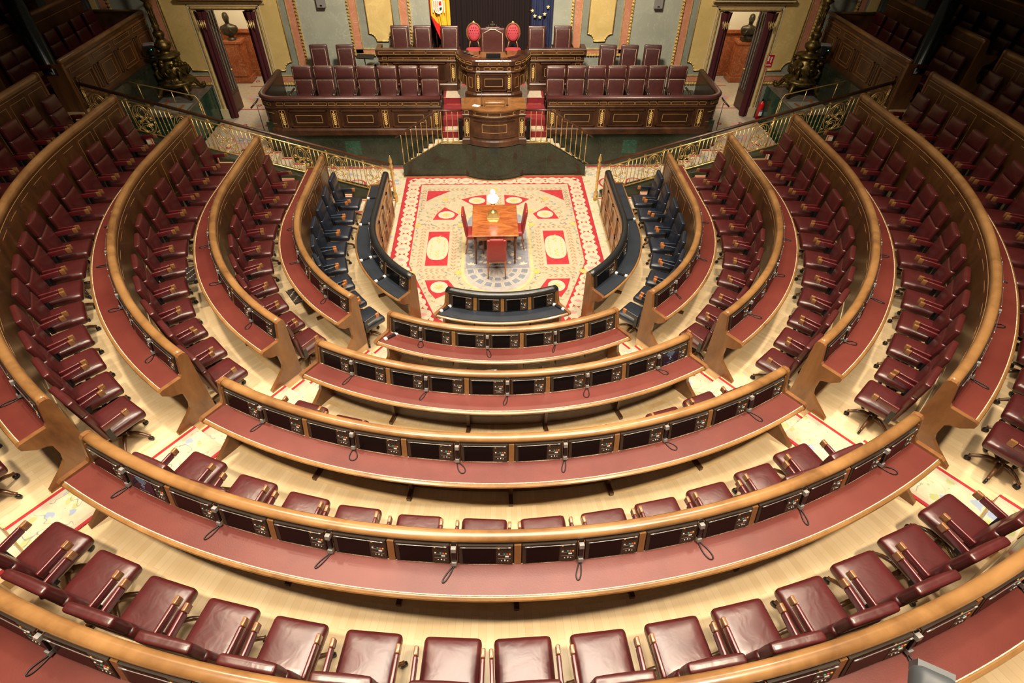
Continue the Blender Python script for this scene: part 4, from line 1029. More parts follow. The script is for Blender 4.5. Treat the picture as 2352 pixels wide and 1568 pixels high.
for i, (x, l) in enumerate(((-2.62, 'outermost high-backed armchair behind the left secretary desk'), (-1.99, 'middle high-backed armchair behind the left secretary desk'), (-1.24, 'high-backed armchair behind the left secretary desk, nearest the podium'), (1.20, 'high-backed armchair behind the right secretary desk, by the blue flag'), (1.93, 'outermost high-backed armchair behind the right secretary desk'))):
    place(pc, (x, 6.46, 1.905), pi, l, 'armchairs behind the secretary desks')
t = thing('presiding_chair', 'tall carved leather armchair with gilt arched piping at the centre of the podium', 'chair', (-.045, 5.82, 1.905), pi)
w = .33
mb = MB(); mb.cushion((0, .05, .43), (w - .02, .26, .07), .05, M['leather_brown'], .03, n=4); mb.build('seat', t)
mb = MB(); mb.cushion((0, -.20, .81), (w, .05, .44), .03, M['leather_brown'], .01, axis=1, n=4); mb.cushion((0, -.20, 1.23), (w * .62, .045, .045), .03, M['leather_brown'], n=3)
mb.tube([(-w * .8, -.145, .45), (-w * .8, -.142, 1.13), (-w * .5, -.142, 1.17), (-w * .2, -.142, 1.22), (w * .2, -.142, 1.22), (w * .5, -.142, 1.17), (w * .8, -.142, 1.13), (w * .8, -.145, .45)], .007, M['rope'], 6); mb.build('backrest', t)
mb = MB()
for i in range(7): a = pi * i / 6; mb.tube([(.10 * cos(a), -.22, 1.26 + .03 * sin(a)), (.13 * cos(a), -.22, 1.28 + .07 * sin(a))], .018, M['bronze_dark'], 6, rads=[.02, .012])
mb.lathe([(.02, 1.24), (.08, 1.28), (.06, 1.32), (.03, 1.35), (.035, 1.38), (.01, 1.40)], (0, -.22, 0), M['bronze_dark'], 12, sy=.5); mb.build('crest_carving', t)
for s in (-1, 1):
    mb = MB(); mb.tube([(s * (w + .03), -.2, .66), (s * (w + .04), .20, .64), (s * (w + .04), .26, .60)], .028, M['mahogany'], 8); mb.tube([(s * (w + .03), .2, .62), (s * (w + .02), .16, 0)], .022, M['mahogany'], 6); mb.build('armrest', t)
for x, s in ((-.56, 'left'), (.52, 'right')):
    t = thing('oval_back_chair', 'carved chair with buttoned rose velvet oval back, %s of the presiding chair' % s, 'chair', (x, 6.34, 2.00), pi, 'oval-backed velvet chairs')
    mb = MB(); mb.cushion((0, .04, .47), (.235, .22, .06), .05, M['pink_velvet'], .035, n=5); mb.build('seat', t)
    mb = MB(); X_ = T3(0, -.20, .88) @ RX(radians(8)) @ RX(-pi / 2)
    rings = [(1.0, 0), (.99, .02), (.92, .045), (.6, .06), (.01, .065)]
    mb.grid([[(.175 * q * cos(2 * pi * i / 24), .215 * q * sin(2 * pi * i / 24), zz) for i in range(24)] for q, zz in rings], M['pink_velvet'], closed_u=True, X=T3(0, -.20, .90) @ RX(radians(-90 + 8)))
    for r_i in range(5):
        for c_i in range(-2, 3):
            ox, oz = c_i * .062 + (.031 if r_i % 2 else 0), (r_i - 2) * .07
            if (ox / .15) ** 2 + (oz / .19) ** 2 < 1: mb.lathe([(.011, -.004), (.012, 0), (.002, .006)], (0, 0, 0), M['velvet'], 6, X=T3(ox, -.128 - .008, .90 + oz) @ RX(radians(-90)))
    mb.build('backrest', t)
    mb = MB(); mb.tube([(.195 * cos(2 * pi * i / 28), -.20, .90 + .235 * sin(2 * pi * i / 28)) for i in range(28)], .020, M['tip_wood'], 8, closed=True); mb.lathe([(.05, 0), (.03, .04), (.01, .06)], (0, -.20, 1.13), M['gilt'], 8, sy=.4); mb.tube([(-.10, -.20, .69), (-.13, -.19, .58), (-.16, -.17, .45)], .018, M['tip_wood'], 6); mb.tube([(.10, -.20, .69), (.13, -.19, .58), (.16, -.17, .45)], .018, M['tip_wood'], 6); mb.build('frame', t)
    for sx in (-1, 1):
        for y in (-.15, .20): MB().tube([(sx * .18, y, .42), (sx * .20, y + .02, .25), (sx * .17, y, 0)], .02, M['tip_wood'], 6, rads=[.026, .018, .012]).build('leg', t)
# things on the podium desk
mb = MB(); mb.box((-.04, 5.33, 2.66), (.19, .012, .065), M['black'], X=None); mb.box((-.04, 5.36, 2.60), (.19, .08, .006), M['black']); tag(mb.build('flat_monitor'), 'low black flat monitor on the podium in front of the presiding chair', 'monitor')
for i in range(4):
    mb = MB(); x, y = -.80 + i * .10, 5.78 - i * .10; mb.box((x, y, 2.60), (.04, .03, .025), M['black']); mb.box((x, y + .01, 2.628), (.03, .012, .006), M['silver']); tag(mb.build('voting_console'), 'small black console, %s from the left edge of the podium desk' % ORD[i], 'console', 'consoles on the podium')
mb = MB(); mb.prism([(.40, 5.32), (.72, 5.52), (.66, 5.62), (.34, 5.42)], 2.585, 2.61, M['black']); tag(mb.build('document_case'), 'black glossy folder on the right side of the podium desk', 'folder')
mb = MB(); mb.prism([(-.62, 5.45), (-.45, 5.36), (-.36, 5.5), (-.52, 5.6)], 2.585, 2.61, M['walnut']); tag(mb.build('wooden_box'), 'brown wooden tray on the left side of the podium desk', 'tray')
t = thing('side_stool', 'small dark wooden stool with black bowl left of the secretary desk', 'stool', (-3.47, 6.35, 1.18))
mb = MB(); mb.box((0, 0, .86), (.20, .15, .018), M['mahogany']); mb.build('seat', t)
for sx in (-1, 1):
    for sy in (-1, 1): MB().tube([(sx * .17, sy * .12, 0), (sx * .16, sy * .11, .85)], .016, M['mahogany_dark'], 6).build('leg', t)
mb = MB(); mb.lathe([(.02, 0), (.13, .02), (.15, .06), (.10, .10), (.02, .11)], (-3.47, 6.35, 2.06), M['black_leather'], 16); tag(mb.build('cushion'), 'round black cushion resting on the small wooden stool', 'cushion')
mb = MB(); mb.box((0, 0, 0), (.24, .012, .10), M['black'], X=T3(-3.56, 6.15, 2.40) @ RX(radians(-75)) @ RY(.1)); mb.tube([(-3.6, 6.18, 2.34), (-3.6, 6.3, 1.2)], .014, M['black'], 6); tag(mb.build('prompter_screen'), 'flat black screen on a thin stand left of the secretary desk', 'screen')

# ---- brass balustrades on the lectern landing
def baluster_mesh(h):
    mb = MB(); mb.lathe([(.020, 0), (.022, .02), (.011, .035), (.014, .06), (.009, .08), (.008, h * .42), (.014, h * .44), (.016, h * .47), (.011, h * .49), (.017, h * .53), (.010, h * .55), (.008, h * .60), (.007, h * .90), (.013, h * .92), (.009, h * .94), (.013, h * .965), (.006, h)], (0, 0, 0), M['brass'], 10)
    return mb.mesh('baluster')
bm_ = baluster_mesh(.82)
for sg, xa, xm, xe, side in ((-1, -2.55, -1.49, -.87, 'left'), (1, 2.46, 1.40, .79, 'right')):
    t = thing('landing_balustrade', 'slim brass balusters under a dark handrail on the %s flank of the lectern' % side, 'balustrade', group='balustrades of the lectern landing')
    n = 0
    for i in range(8):
        q = i / 7.5; x = xa + (xm - xa) * q; z = .21 + (.85 - .21) * (x - sg * 2.585) / (xm - sg * 2.585); part('baluster', bm_, t, T3(x, 4.14, max(.2, z) + .004))
    for i in range(4): part('baluster', bm_, t, T3(xm + (xe - xm) * (i + .3) / 4.2, 4.14, .854))
    mb = MB(); pts = [(xa + sg * .12, 4.14, .21 + .74), (xa, 4.14, .21 + .86 + .02), (xm + sg * .03, 4.14, .85 + .86), (xe, 4.14, .85 + .86)]
    pts[0] = (xa + sg * .16, 4.14, pts[1][2] - .10); mb.tube(pts, .024, M['mahogany'], 8); mb.build('handrail', t)
    mb = MB(); mb.tube([(sg * 2.58, 4.14, .215), (xm, 4.14, .858), (xe, 4.14, .858)], .008, M['brass'], 6); mb.build('base_rail', t)
for x, y, x2, s in ((-6.36, 4.86, -6.20, 'left'), (6.25, 4.86, 6.10, 'right')):
    mb = MB(); mb.tube([(x, 4.80, .39), (x, 4.80, 1.62)], .010, M['black'], 6); mb.tube([(x - .12 * (1 if x > 0 else -1) * -1, 4.66, 1.58), (x, 4.85, 1.68), (x, 4.98, 1.70)], .022, M['mahogany_dark'], 8)
    tag(mb.build('short_handrail'), 'short dark handrail on a thin post at the curved %s end of the tribune' % s, 'handrail')
# ------------------------------------------------------------ back wall
def mx_(x): return -x - .13
def notch_panel(x0, x1, z0, z1, r):
    p = [(x0, z1), (x0, z0 + r)] + [(x0 + r * sin(radians(a)), z0 + r * cos(radians(a))) for a in (20, 40, 60, 80)] + [(x0 + r, z0)]
    q = [(x1 - r, z0)] + [(x1 - r * sin(radians(a)), z0 + r * cos(radians(a))) for a in (80, 60, 40, 20)] + [(x1, z0 + r), (x1, z1)]
    return p + q
def xz_prism(mb, pts, y0, y1, mat):
    n = len(pts); vs = [(x, y0, z) for x, z in pts] + [(x, y1, z) for x, z in pts]
    mb.add(vs, [list(range(n)), list(range(n, 2 * n))[::-1]] + [(i, n + i, n + (i + 1) % n, (i + 1) % n) for i in range(n)], mat)
def bead_strip(mb, p0, p1, w, y, n, mat='gilt'):
    p0, p1 = Vector(p0), Vector(p1); mid = (p0 + p1) / 2; d = (p1 - p0); L = d.length; d.normalize(); nx = Vector((-d.y, d.x))
    def B_(a, h, depth):
        q = [a[0] - d * a[1] - nx * h, a[0] + d * a[1] - nx * h, a[0] + d * a[1] + nx * h, a[0] - d * a[1] + nx * h]; xz_prism(mb, [(v.x, v.y) for v in q], y - depth, y, M[mat])
    B_((mid, L / 2), w, .012)
    for i in range(n):
        c = p0 + d * L * (i + .5) / n; xz_prism(mb, [(c.x + (d.x * u + nx.x * v) * 1., c.y + (d.y * u + nx.y * v)) for u, v in ((-L / n * .38, -w * .8), (L / n * .38, -w * .8), (0, w * .9))], y - .045, y - .01, M[mat])
ZT = 5.2
def wall_side(f, sgn):
    a = lambda *v: sorted(f(x) for x in v)
    mb = MB()
    def B2(x0, x1, z0, z1, mat, d=0, y=YW): x0, x1 = a(x0, x1); mb.bx(x0, x1, y - d, y + .25, z0, z1, M[mat])
    B2(-13.9, -8.33, -.2, 1.36, 'marble_grey2'); B2(-13.9, -8.33, 1.36, ZT, 'marble_grey2'); B2(-8.33, -6.38, 3.46, ZT, 'marble_yellow'); B2(-6.38, -5.40, -.1, 1.38, 'marble_grey'); B2(-6.38, -5.40, 1.38, ZT, 'marble_grey2')
    B2(-8.33, -8.13, .39, 3.46, 'cream_trim'); B2(-6.59, -6.38, .39, 3.46, 'cream_trim'); B2(-8.13, -6.59, 3.32, 3.46, 'cream_trim'); B2(-8.33, -6.38, -.2, .39, 'marble_grey2')
    B2(-5.40, -4.0, -.1, ZT, 'marble_grey', .02); B2(-4.0, -2.32, -.1, 2.17, 'marble_grey2'); B2(-4.0, -2.32, 2.17, ZT, 'marble_grey2'); B2(-2.32, -1.77, -.1, ZT, 'marble_grey', .02)
    # pink borders, grey fields, yellow panels
    B2(-5.66, -5.44, 1.45, ZT, 'marble_pink', .012); B2(-9.28, -9.06, 1.45, ZT, 'marble_pink', .012); B2(-6.38, -5.44, 1.45, 1.61, 'marble_pink', .012); B2(-9.28, -8.33, 1.45, 1.61, 'marble_pink', .012)
    for x0, x1, z0, r in ((-9.0, -5.86, 1.77, .24), (-3.52, -2.80, 2.56, .20)):
        pts = notch_panel(x0, x1, z0, ZT, r)
        if x0 < -5:
            L_ = [(x0, ZT)] + pts[1:7] + [(-8.33, z0), (-8.33, ZT)]; R_ = [(-6.38, ZT), (-6.38, z0)] + pts[7:]
            for q in (L_, R_): xz_prism(mb, [(f(x), z) for x, z in q][::sgn], YW - .02, YW, M['marble_yellow'])
        else: xz_prism(mb, [(f(x), z) for x, z in pts][::sgn], YW - .02, YW, M['marble_yellow'])
        ol = pts[:-1] if x0 > -5 else pts
        segs = list(zip(pts, pts[1:]))
        for (xa, za), (xb, zb) in segs:
            if x0 < -5 and abs(za - zb) < 1e-6:
                mb.tube([(f(xa), YW - .03, za), (f(-8.33), YW - .03, za)], .016, M['gilt'], 6); mb.tube([(f(-6.38), YW - .03, za), (f(xb), YW - .03, za)], .016, M['gilt'], 6)
            else: mb.tube([(f(xa), YW - .03, za), (f(xb), YW - .03, zb)], .016, M['gilt'], 6)
    B2(-3.96, -3.76, 2.24, ZT, 'marble_pink', .012); B2(-2.60, -2.40, 2.24, ZT, 'marble_pink', .012); B2(-3.96, -2.40, 2.24, 2.34, 'marble_pink', .012)
    for x in (-3.76, -2.60, -5.66, -9.06): B2(x - .012, x + .012, 1.6 if x < -4 else 2.34, ZT, 'gilt', .03)
    B2(-6.38, -5.66, 1.61, 1.63, 'gilt', .03); B2(-9.06, -8.33, 1.61, 1.63, 'gilt', .03); B2(-3.76, -2.60, 2.34, 2.36, 'gilt', .03)
    bead_strip(mb, (f(-5.41), 1.36), (f(-5.41), ZT), .035, YW - .02, 44); bead_strip(mb, (f(-4.0), 2.17), (f(-4.0), ZT), .035, YW - .02, 36); bead_strip(mb, (f(-2.33), 2.17), (f(-2.33), ZT), .035, YW - .02, 36)
    for x0, x1, z, n in ((-6.38, -5.44, 1.40, 12), (-9.3, -8.33, 1.40, 12), (-3.96, -2.36, 2.20, 20)):
        p0, p1 = a(x0, x1); bead_strip(mb, (p0, z), (p1, z), .035, YW - .005, n)
    # far panels beyond
    B2(-11.7, -10.7, 2.0, ZT, 'marble_yellow', .02); B2(-12.0, -11.75, 1.45, ZT, 'marble_pink', .012); B2(-10.62, -10.42, 1.45, ZT, 'marble_pink', .012); bead_strip(mb, (f(-10.36), 1.4), (f(-10.36), ZT), .035, YW - .02, 44); bead_strip(mb, (f(-9.32), 1.4), (f(-9.32), ZT), .035, YW - .02, 44)
    # door surround mouldings
    for d_, w_, m_ in ((.03, .0, 'cream_trim'), (.05, .07, 'gilt')):
        B2(-8.33 + w_, -8.30 + w_, .62, 3.46 - w_, m_, d_); B2(-6.41 - w_, -6.38 - w_, .62, 3.46 - w_, m_, d_); B2(-8.33 + w_, -6.38 - w_, 3.43 - w_, 3.46 - w_, m_, d_)
    B2(-8.36, -8.13, .39, .66, 'cream_trim', .07); B2(-6.59, -6.35, .39, .66, 'cream_trim', .07)
    for z, d_, m_ in ((3.47, .05, 'gilt'), (3.50, .06, 'cream_trim'), (3.56, .12, 'gilt'), (3.60, .18, 'cream_trim'), (3.66, .20, 'cream_trim')): B2(-8.50, -6.22, z, z + .03, m_, d_)
    struct(mb.build('wall_back'))
wall_side(lambda x: x, 1); wall_side(mx_, -1)
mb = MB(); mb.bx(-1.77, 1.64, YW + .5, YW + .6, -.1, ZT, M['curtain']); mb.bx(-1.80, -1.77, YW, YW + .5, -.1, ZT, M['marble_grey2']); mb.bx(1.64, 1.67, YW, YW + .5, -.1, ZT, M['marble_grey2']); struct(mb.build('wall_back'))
for x0, x1, s in ((-1.74, -.10, 'left'), (-.02, 1.61, 'right')):
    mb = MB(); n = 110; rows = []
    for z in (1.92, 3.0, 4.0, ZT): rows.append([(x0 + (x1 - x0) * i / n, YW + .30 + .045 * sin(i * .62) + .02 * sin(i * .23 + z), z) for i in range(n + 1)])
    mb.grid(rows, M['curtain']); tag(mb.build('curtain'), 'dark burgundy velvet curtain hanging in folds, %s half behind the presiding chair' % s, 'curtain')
for x, s in ((-4.68, 'left'), (4.56, 'right')):
    mb = MB(); mb.bx(x - .11, x + .11, YW - .14, YW - .02, 3.42, 3.85, M['silver']); mb.bx(x - .03, x + .03, YW - .145, YW - .13, 3.45, 3.48, M['black']); tag(mb.build('wall_loudspeaker'), 'small grey box loudspeaker mounted high on the %s grey marble panel' % s, 'loudspeaker')
# ---- doorways, leaves, portieres and the rooms behind
def door_side(f, sgn, side):
    a = lambda *v: sorted(f(x) for x in v)
    mb = MB()
    x0, x1 = a(-9.8, -5.6)
    mb.bx(x0, x1, YW + .25, 11.0, .30, .378, M['c_pale']); mb.bx(x0, x1, 10.7, 10.85, .39, 1.88, M['marble_red']); mb.bx(x0, x1, 10.62, 10.85, 1.80, 1.90, M['marble_red']); mb.bx(x0, x1, 10.7, 10.85, 1.90, 4.2, M['room_white'])
    mb.bx(x0 - .1, x0, YW + .25, 10.85, .3, 4.2, M['room_white']); mb.bx(x1, x1 + .1, YW + .25, 10.85, .3, 4.2, M['room_white']); mb.bx(x0, x1, YW + .25, 10.85, 4.15, 4.25, M['room_white']); mb.bx(x0, x1, 10.66, 10.7, .39, .60, M['marble_red'])
    struct(mb.build('wall_back'))
    # corridor carpet running through the doorway
    mb = MB(); xa, xb = a(-8.33, -6.30); ya = 3.10
    mb.bx(xa, xb, ya, 10.60, .296, .392, M['c_pale'])
    c = (xa + xb) / 2 + (.0)
    for y in (4.5, 7.6, 9.6): mb.bx(xa, xb, y, y + .05, .39, .395, M['c_red'])
    for y in (8.25, 8.95, 9.7): mb.bx(xa, xb, y, y + .03, .39, .395, M['c_gold'])
    for y in (5.4, 8.6): 
        cc = f(-7.2 if y < 7 else -7.65)
        mb.prism([(cc + .42 * cos(q), y + .27 * sin(q)) for q in [2 * pi * i / 20 for i in range(20)]], .392, .396, M['c_pink'])
        mb.prism([(cc + .36 * cos(q), y + .22 * sin(q)) for q in [2 * pi * i / 20 for i in range(20)]], .393, .399, M['c_lilac'])
        for i in range(8):
            q = 2 * pi * i / 8; mb.prism([(cc + .07 * cos(q), y + .05 * sin(q)), (cc + .2 * cos(q + .15), y + .12 * sin(q + .15)), (cc + .33 * cos(q), y + .2 * sin(q)), (cc + .2 * cos(q - .15), y + .12 * sin(q - .15))], .394, .402, M['c_slate'] if i % 2 else M['c_beige'])
    for cy in (4.0, 4.9, 6.4, 7.95, 10.1):
        for i in range(9):
            cx = xa + (xb - xa) * (i + .5) / 9; mb.prism([(cx + .07 * cos(q), cy + .09 * sin(q)) for q in [2 * pi * j / 10 for j in range(10)]], .392, .397 + .0005 * (i % 2), M[['c_red', 'c_gold', 'c_pink'][i % 3]])
            mb.prism([(cx + .03 * cos(q), cy + .04 * sin(q)) for q in [2 * pi * j / 8 for j in range(8)]], .393, .400, M['c_cream'])
    tag(mb.build('runner_carpet'), 'long cream and crimson patterned carpet running through the %s doorway' % side, 'carpet')
    # stepped floor down to the rug level
    mb = MB(); n = 3
    for i in range(n):
        x_a, x_b = a(-6.28 + .28 * (n - i - 1), -6.28 + .28 * (n - i)); mb.bx(x_a, x_b, 3.02, 4.64, ZC - .02, ZC + .17 * (i + 1), M['floral']); mb.bx(x_a + .001, x_b - .001, 4.52, 4.60, ZC, ZC + .17 * (i + 1) + .004, M['c_red'])
    x_a, x_b = a(-8.4, -6.285); mb.bx(x_a, x_b, 3.01, YW + .3, -.3, .295, M['marble_green']); struct(mb.build('floor'))
    # leaves
    for x, rz, hs in ((-8.10, radians(-83 if sgn > 0 else 83), 'outer'), (-6.62, radians(83 + 2), 'inner')):
        xx = f(x); out_ = hs == 'outer'
        ang = (radians(84) if (xx < 0) == out_ else radians(96))
        t = thing('door_leaf', 'tall carved dark door leaf standing open, %s side of the %s doorway' % ('wall' if out_ else 'tribune', side), 'door', (xx, YW + .12, .40), ang, 'open door leaves')
        mb = MB(); mb.bx(0, .72, -.025, .025, 0, 2.88, M['mahogany_dark']); mb.build('panel', t)
        mb = MB()
        sd = 1 if xx < -7.3 or (0 < xx < 7.3) else -1
        for i in range(5):
            q = .08 + i * .14; mb.bx(q - .008, q + .008, -.045, .045, .62, 2.75, M['silver'])
        for z in [.62 + .12 * i for i in range(18)]: mb.bx(.06, .66, -.038, .038, z, z + .014, M['bezel'])
        mb.bx(.05, .67, -.035, .035, .08, .52, M['mahogany'])
        mb.build('carved_lattice', t); MB().tube([(.64, -.07, 1.15), (.64, .07, 1.15)], .018, M['brass'], 8).build('knob', t)
    # portieres
    for x, hs in ((-8.02, 'outer'), (-6.70, 'inner')):
        xx = f(x); mb = MB(); rows = []
        for z in (.42, 1.4, 2.4, 3.05, 3.30): rows.append([(xx + .11 * cos(2 * pi * i / 22) * (1 + .25 * cos(i * 2.1)) * (1.25 if z > 3.2 else 1), YW - .0 + .10 * sin(2 * pi * i / 22) * (1 + .3 * sin(i * 1.7)), z) for i in range(22)])
        mb.grid(rows, M['velvet'], closed_u=True); o = mb.build('portiere'); tag(o, 'burgundy velvet portiere tied along the %s jamb of the %s doorway' % ('wall-side' if hs == 'outer' else 'tribune-side', side), 'curtain', 'door curtains')
        g = MB()
        for i in range(4): g.tube([(xx - .09 + i * .06, YW - .13, 3.10), (xx - .06 + i * .05, YW - .15, 2.92 - .03 * (i % 2)), (xx - .02 + i * .03, YW - .13, 3.06)], .012, M['gilt'], 6)
        g.build('gold_fringe', o)
    # pedestal and bust
    px = f(-8.70) if side == 'left' else 8.72
    mb = MB(); mb.bx(px - .34, px + .34, 9.95, 10.5, .39, .56, M['marble_red']); mb.bx(px - .29, px + .29, 10.0, 10.45, .56, 1.64, M['marble_red']); mb.bx(px - .33, px + .33, 9.97, 10.48, 1.62, 1.69, M['marble_red'])
    if side == 'left': mb.bx(px - .30, px + .24, 9.96, 10.0, .62, 1.58, M['marble_red'])
    tag(mb.build('pedestal'), 'tall reddish marble pedestal seen through the %s doorway' % side, 'pedestal')
    t_ = MB(); prof = [(0, .13, .12, 0), (.05, .14, .12, 0), (.07, .09, .08, 0), (.12, .08, .07, 0), (.15, .16, .11, 0), (.24, .25, .13, 0), (.34, .28, .13, .0), (.41, .25, .12, .0), (.45, .15, .10, .01), (.48, .075, .075, .01), (.53, .065, .07, -.01), (.56, .075, .09, -.02), (.60, .085, .105, -.02), (.66, .092, .112, -.012), (.72, .094, .113, -.005), (.765, .084, .102, 0), (.795, .060, .076, 0), (.812, .030, .04, 0), (.818, .004, .005, 0)]
    rows = []
    for z, rx, ry, cy in prof:
        row = []
        for i in range(20):
            q = 2 * pi * i / 20; x = rx * cos(q); y = cy + ry * sin(q)
            if .58 < z < .68 and abs(q - 1.5 * pi) < .2: y -= .028           # nose
            if .64 < z < .68 and .25 < abs(q - 1.5 * pi) < .7: y += .012      # eye hollows
            if .60 < z < .68 and (q < .2 or abs(q - pi) < .2): x *= 1.14      # ears
            if .2 < z < .45: y += .012 * sin(5 * q)
            row.append((x, y, z))
        rows.append(row)
    t_.grid(rows, M['bronze_dark'], closed_u=True, X=T3(px, 10.2, 1.69) @ RZ(.25 if side == 'left' else -.3))
    for q in (-.8, .6): t_.tube([(px + .1 * q, 10.09, 1.69 + .36), (px + .22 * q, 10.08, 1.69 + .20)], .02, M['bronze_dark'], 6)
    if side == 'right': t_.box((px + .05, 10.02, 1.83), (.17, .10, .02), M['bronze_dark']); t_.box((px, 10.15, 1.74), (.20, .13, .06), M['bronze_dark'])
    tag(t_.build('bust'), 'dark bronze bust on the red pedestal in the %s doorway' % side, 'statue')
    l = area('corridor_ceiling_light', (f(-7.6), 9.2, 4.1), 1.4, 150, (1, .88, .68), (f(-7.9), 9.6, 1.2))
    return
door_side(lambda x: x, 1, 'left'); door_side(mx_, -1, 'right')
tag(MB().bx(7.35, 7.72, 9.9, 10.3, .39, 1.1, M['tip_wood']).build('wooden_cabinet'), 'small light wooden cabinet beside the red pedestal in the right doorway', 'cabinet')
tag(MB().bx(-9.45, -9.10, 10.3, 10.64, .39, 1.05, M['c_gold']).bx(-9.47, -9.08, 10.28, 10.64, 1.05, 1.08, M['c_green']).build('side_table'), 'small yellow covered side table left of the pedestal in the left doorway', 'table')
# ---- flags
def flag(name, x0, x1, zb, colfn, lab, seed, left=None):
    t = thing(name, lab, 'flag'); nx, nz = 44, 60; zt = 4.3; r = random.Random(seed); ph = r.uniform(0, 6)
    def P(u, v):
        z = zt + (zb - zt) * v; xl, xr = left(z, x0, x1) if left else (x0, x1)
        return (xl + (xr - xl) * u, YW - .16 + .045 * sin(u * 17 + ph + v) * (.6 + .4 * v) + .02 * sin(u * 41 + ph), z)
    mb = MB(); groups = {}
    for i in range(nx):
        for j in range(nz):
            u, v = (i + .5) / nx, (j + .5) / nz; m = colfn(u, P(u, v)[2], P(u, v)[0]); groups.setdefault(m, []).append((i, j))
    vs = [P(i / nx, j / nz) for j in range(nz + 1) for i in range(nx + 1)]
    for m, cells in groups.items():
        idx = {}; V = []; Fc = []
        for i, j in cells:
            q = []
            for a, b in ((i, j), (i, j + 1), (i + 1, j + 1), (i + 1, j)):
                key = b * (nx + 1) + a
                if key not in idx: idx[key] = len(V); V.append(vs[key])
                q.append(idx[key])
            Fc.append(q)
        mb.add(V, Fc, m, True)
    mb.build('cloth', t); return t, P
FY_ = noisy('flag_yellow_cloth', (.72, .40, .02), (.82, .48, .03), 4, .8); FR_ = noisy('flag_red_cloth', (.50, .008, .008), (.62, .015, .012), 4, .8); FB_ = noisy('flag_blue_cloth', (.010, .016, .055), (.018, .026, .085), 4, .8)
FW_ = plain('flag_white', (.75, .72, .66), .8); FG_ = plain('flag_star_gold', (.75, .60, .28), .7); FK_ = plain('flag_black', (.02, .015, .015), .8)
def spain(u, z, x):
    if u < .07: return FR_
    if x < -1.50 and z < 3.30 - (x + 1.76) * 1.25: return FR_
    return FY_
def sl(z, x0, x1):
    if z > 3.25: return x0, x1
    k = (3.25 - z) / .65; return x0 + .26 * k ** 1.3, (x1 if z > 2.95 else x1 + 0.0)
t, P = flag('national_flag', -1.76, -1.20, 2.62, spain, 'red and yellow flag with a coat of arms hanging left of the dark curtain', 3, sl)
def emblem(pts, mat, z0, nm, dy=0):
    mb = MB(); q = [(x, YW - .235 - dy, z) for x, z in pts]; n = len(q); mb.add(q + [(a, b + .006, c) for a, b, c in q], [list(range(n)), list(range(n, 2 * n))[::-1]] + [(i, n + i, n + (i + 1) % n, (i + 1) % n) for i in range(n)], mat); return mb
mb = MB()
def em(pts, mat, dy=0):
    q = [(x, YW - .232 - dy, z) for x, z in pts]; n = len(q); mb.add(q + [(a, b + .03, c) for a, b, c in q], [list(range(n)), list(range(n, 2 * n))[::-1]] + [(i, n + i, n + (i + 1) % n, (i + 1) % n) for i in range(n)], mat)
cx, cz = -1.50, 3.47
em([(cx - .14, cz + .17), (cx - .15, cz - .02), (cx - .09, cz - .14), (cx, cz - .18), (cx + .09, cz - .14), (cx + .12, cz - .02), (cx + .11, cz + .17)], FW_)
for i in range(5): em([(cx - .135 + i * .026, cz + .14), (cx - .135 + i * .026, cz - .02), (cx - .122 + i * .026, cz - .02), (cx - .122 + i * .026, cz + .14)], FR_ if i % 2 == 0 else FY_, .003)
for i in range(4): em([(cx - .12 + i * .028, cz - .03), (cx - .10 + i * .026, cz - .11), (cx - .085 + i * .026, cz - .115), (cx - .105 + i * .028, cz - .03)], FR_ if i % 2 else FG_, .003)
em([(cx + .01, cz + .12), (cx + .01, cz + .03), (cx + .08, cz + .03), (cx + .08, cz + .12), (cx + .055, cz + .14), (cx + .045, cz + .10), (cx + .03, cz + .14)], FR_, .003); em([(cx + .02, cz - .02), (cx + .03, cz - .10), (cx + .08, cz - .07), (cx + .09, cz - .01)], FK_, .003)
for s in (-1, 1): em([(cx + s * .165, cz + .13), (cx + s * .165, cz - .14), (cx + s * .14, cz - .14), (cx + s * .14, cz + .13)][::s], FW_, .002)
em([(cx - .12, cz + .18), (cx - .14, cz + .28), (cx - .06, cz + .23), (cx, cz + .30), (cx + .06, cz + .23), (cx + .12, cz + .28), (cx + .10, cz + .18)], FG_)
mb.build('coat_of_arms', t)
MB().tube([(-1.62, YW - .10, 1.9), (-1.62, YW - .10, 4.5)], .018, M['mahogany'], 8).build('flagpole', t)
t, P = flag('union_flag', 1.04, 1.64, 2.30, lambda u, z, x: FB_, 'dark blue flag with a circle of gold stars, right of the dark curtain', 9)
for x, z in ((1.49, 3.47), (1.40, 3.30), (1.27, 3.22), (1.13, 3.25), (1.06, 3.38)):
    mb = MB(); pts = []
    for i in range(10): r = .052 if i % 2 == 0 else .021; a = pi / 2 + 2 * pi * i / 10 + .1; pts.append((x + r * cos(a), z + r * sin(a)))
    q = [(a, YW - .236, c) for a, c in pts]; mb.add(q + [(a, YW - .20, c) for a, _, c in q], [list(range(10)), list(range(10, 20))[::-1]] + [(i, 10 + i, 10 + (i + 1) % 10, (i + 1) % 10) for i in range(10)], FG_); mb.build('star', t)
MB().tube([(1.34, YW - .10, 1.9), (1.34, YW - .10, 4.5)], .018, M['mahogany'], 8).build('flagpole', t)

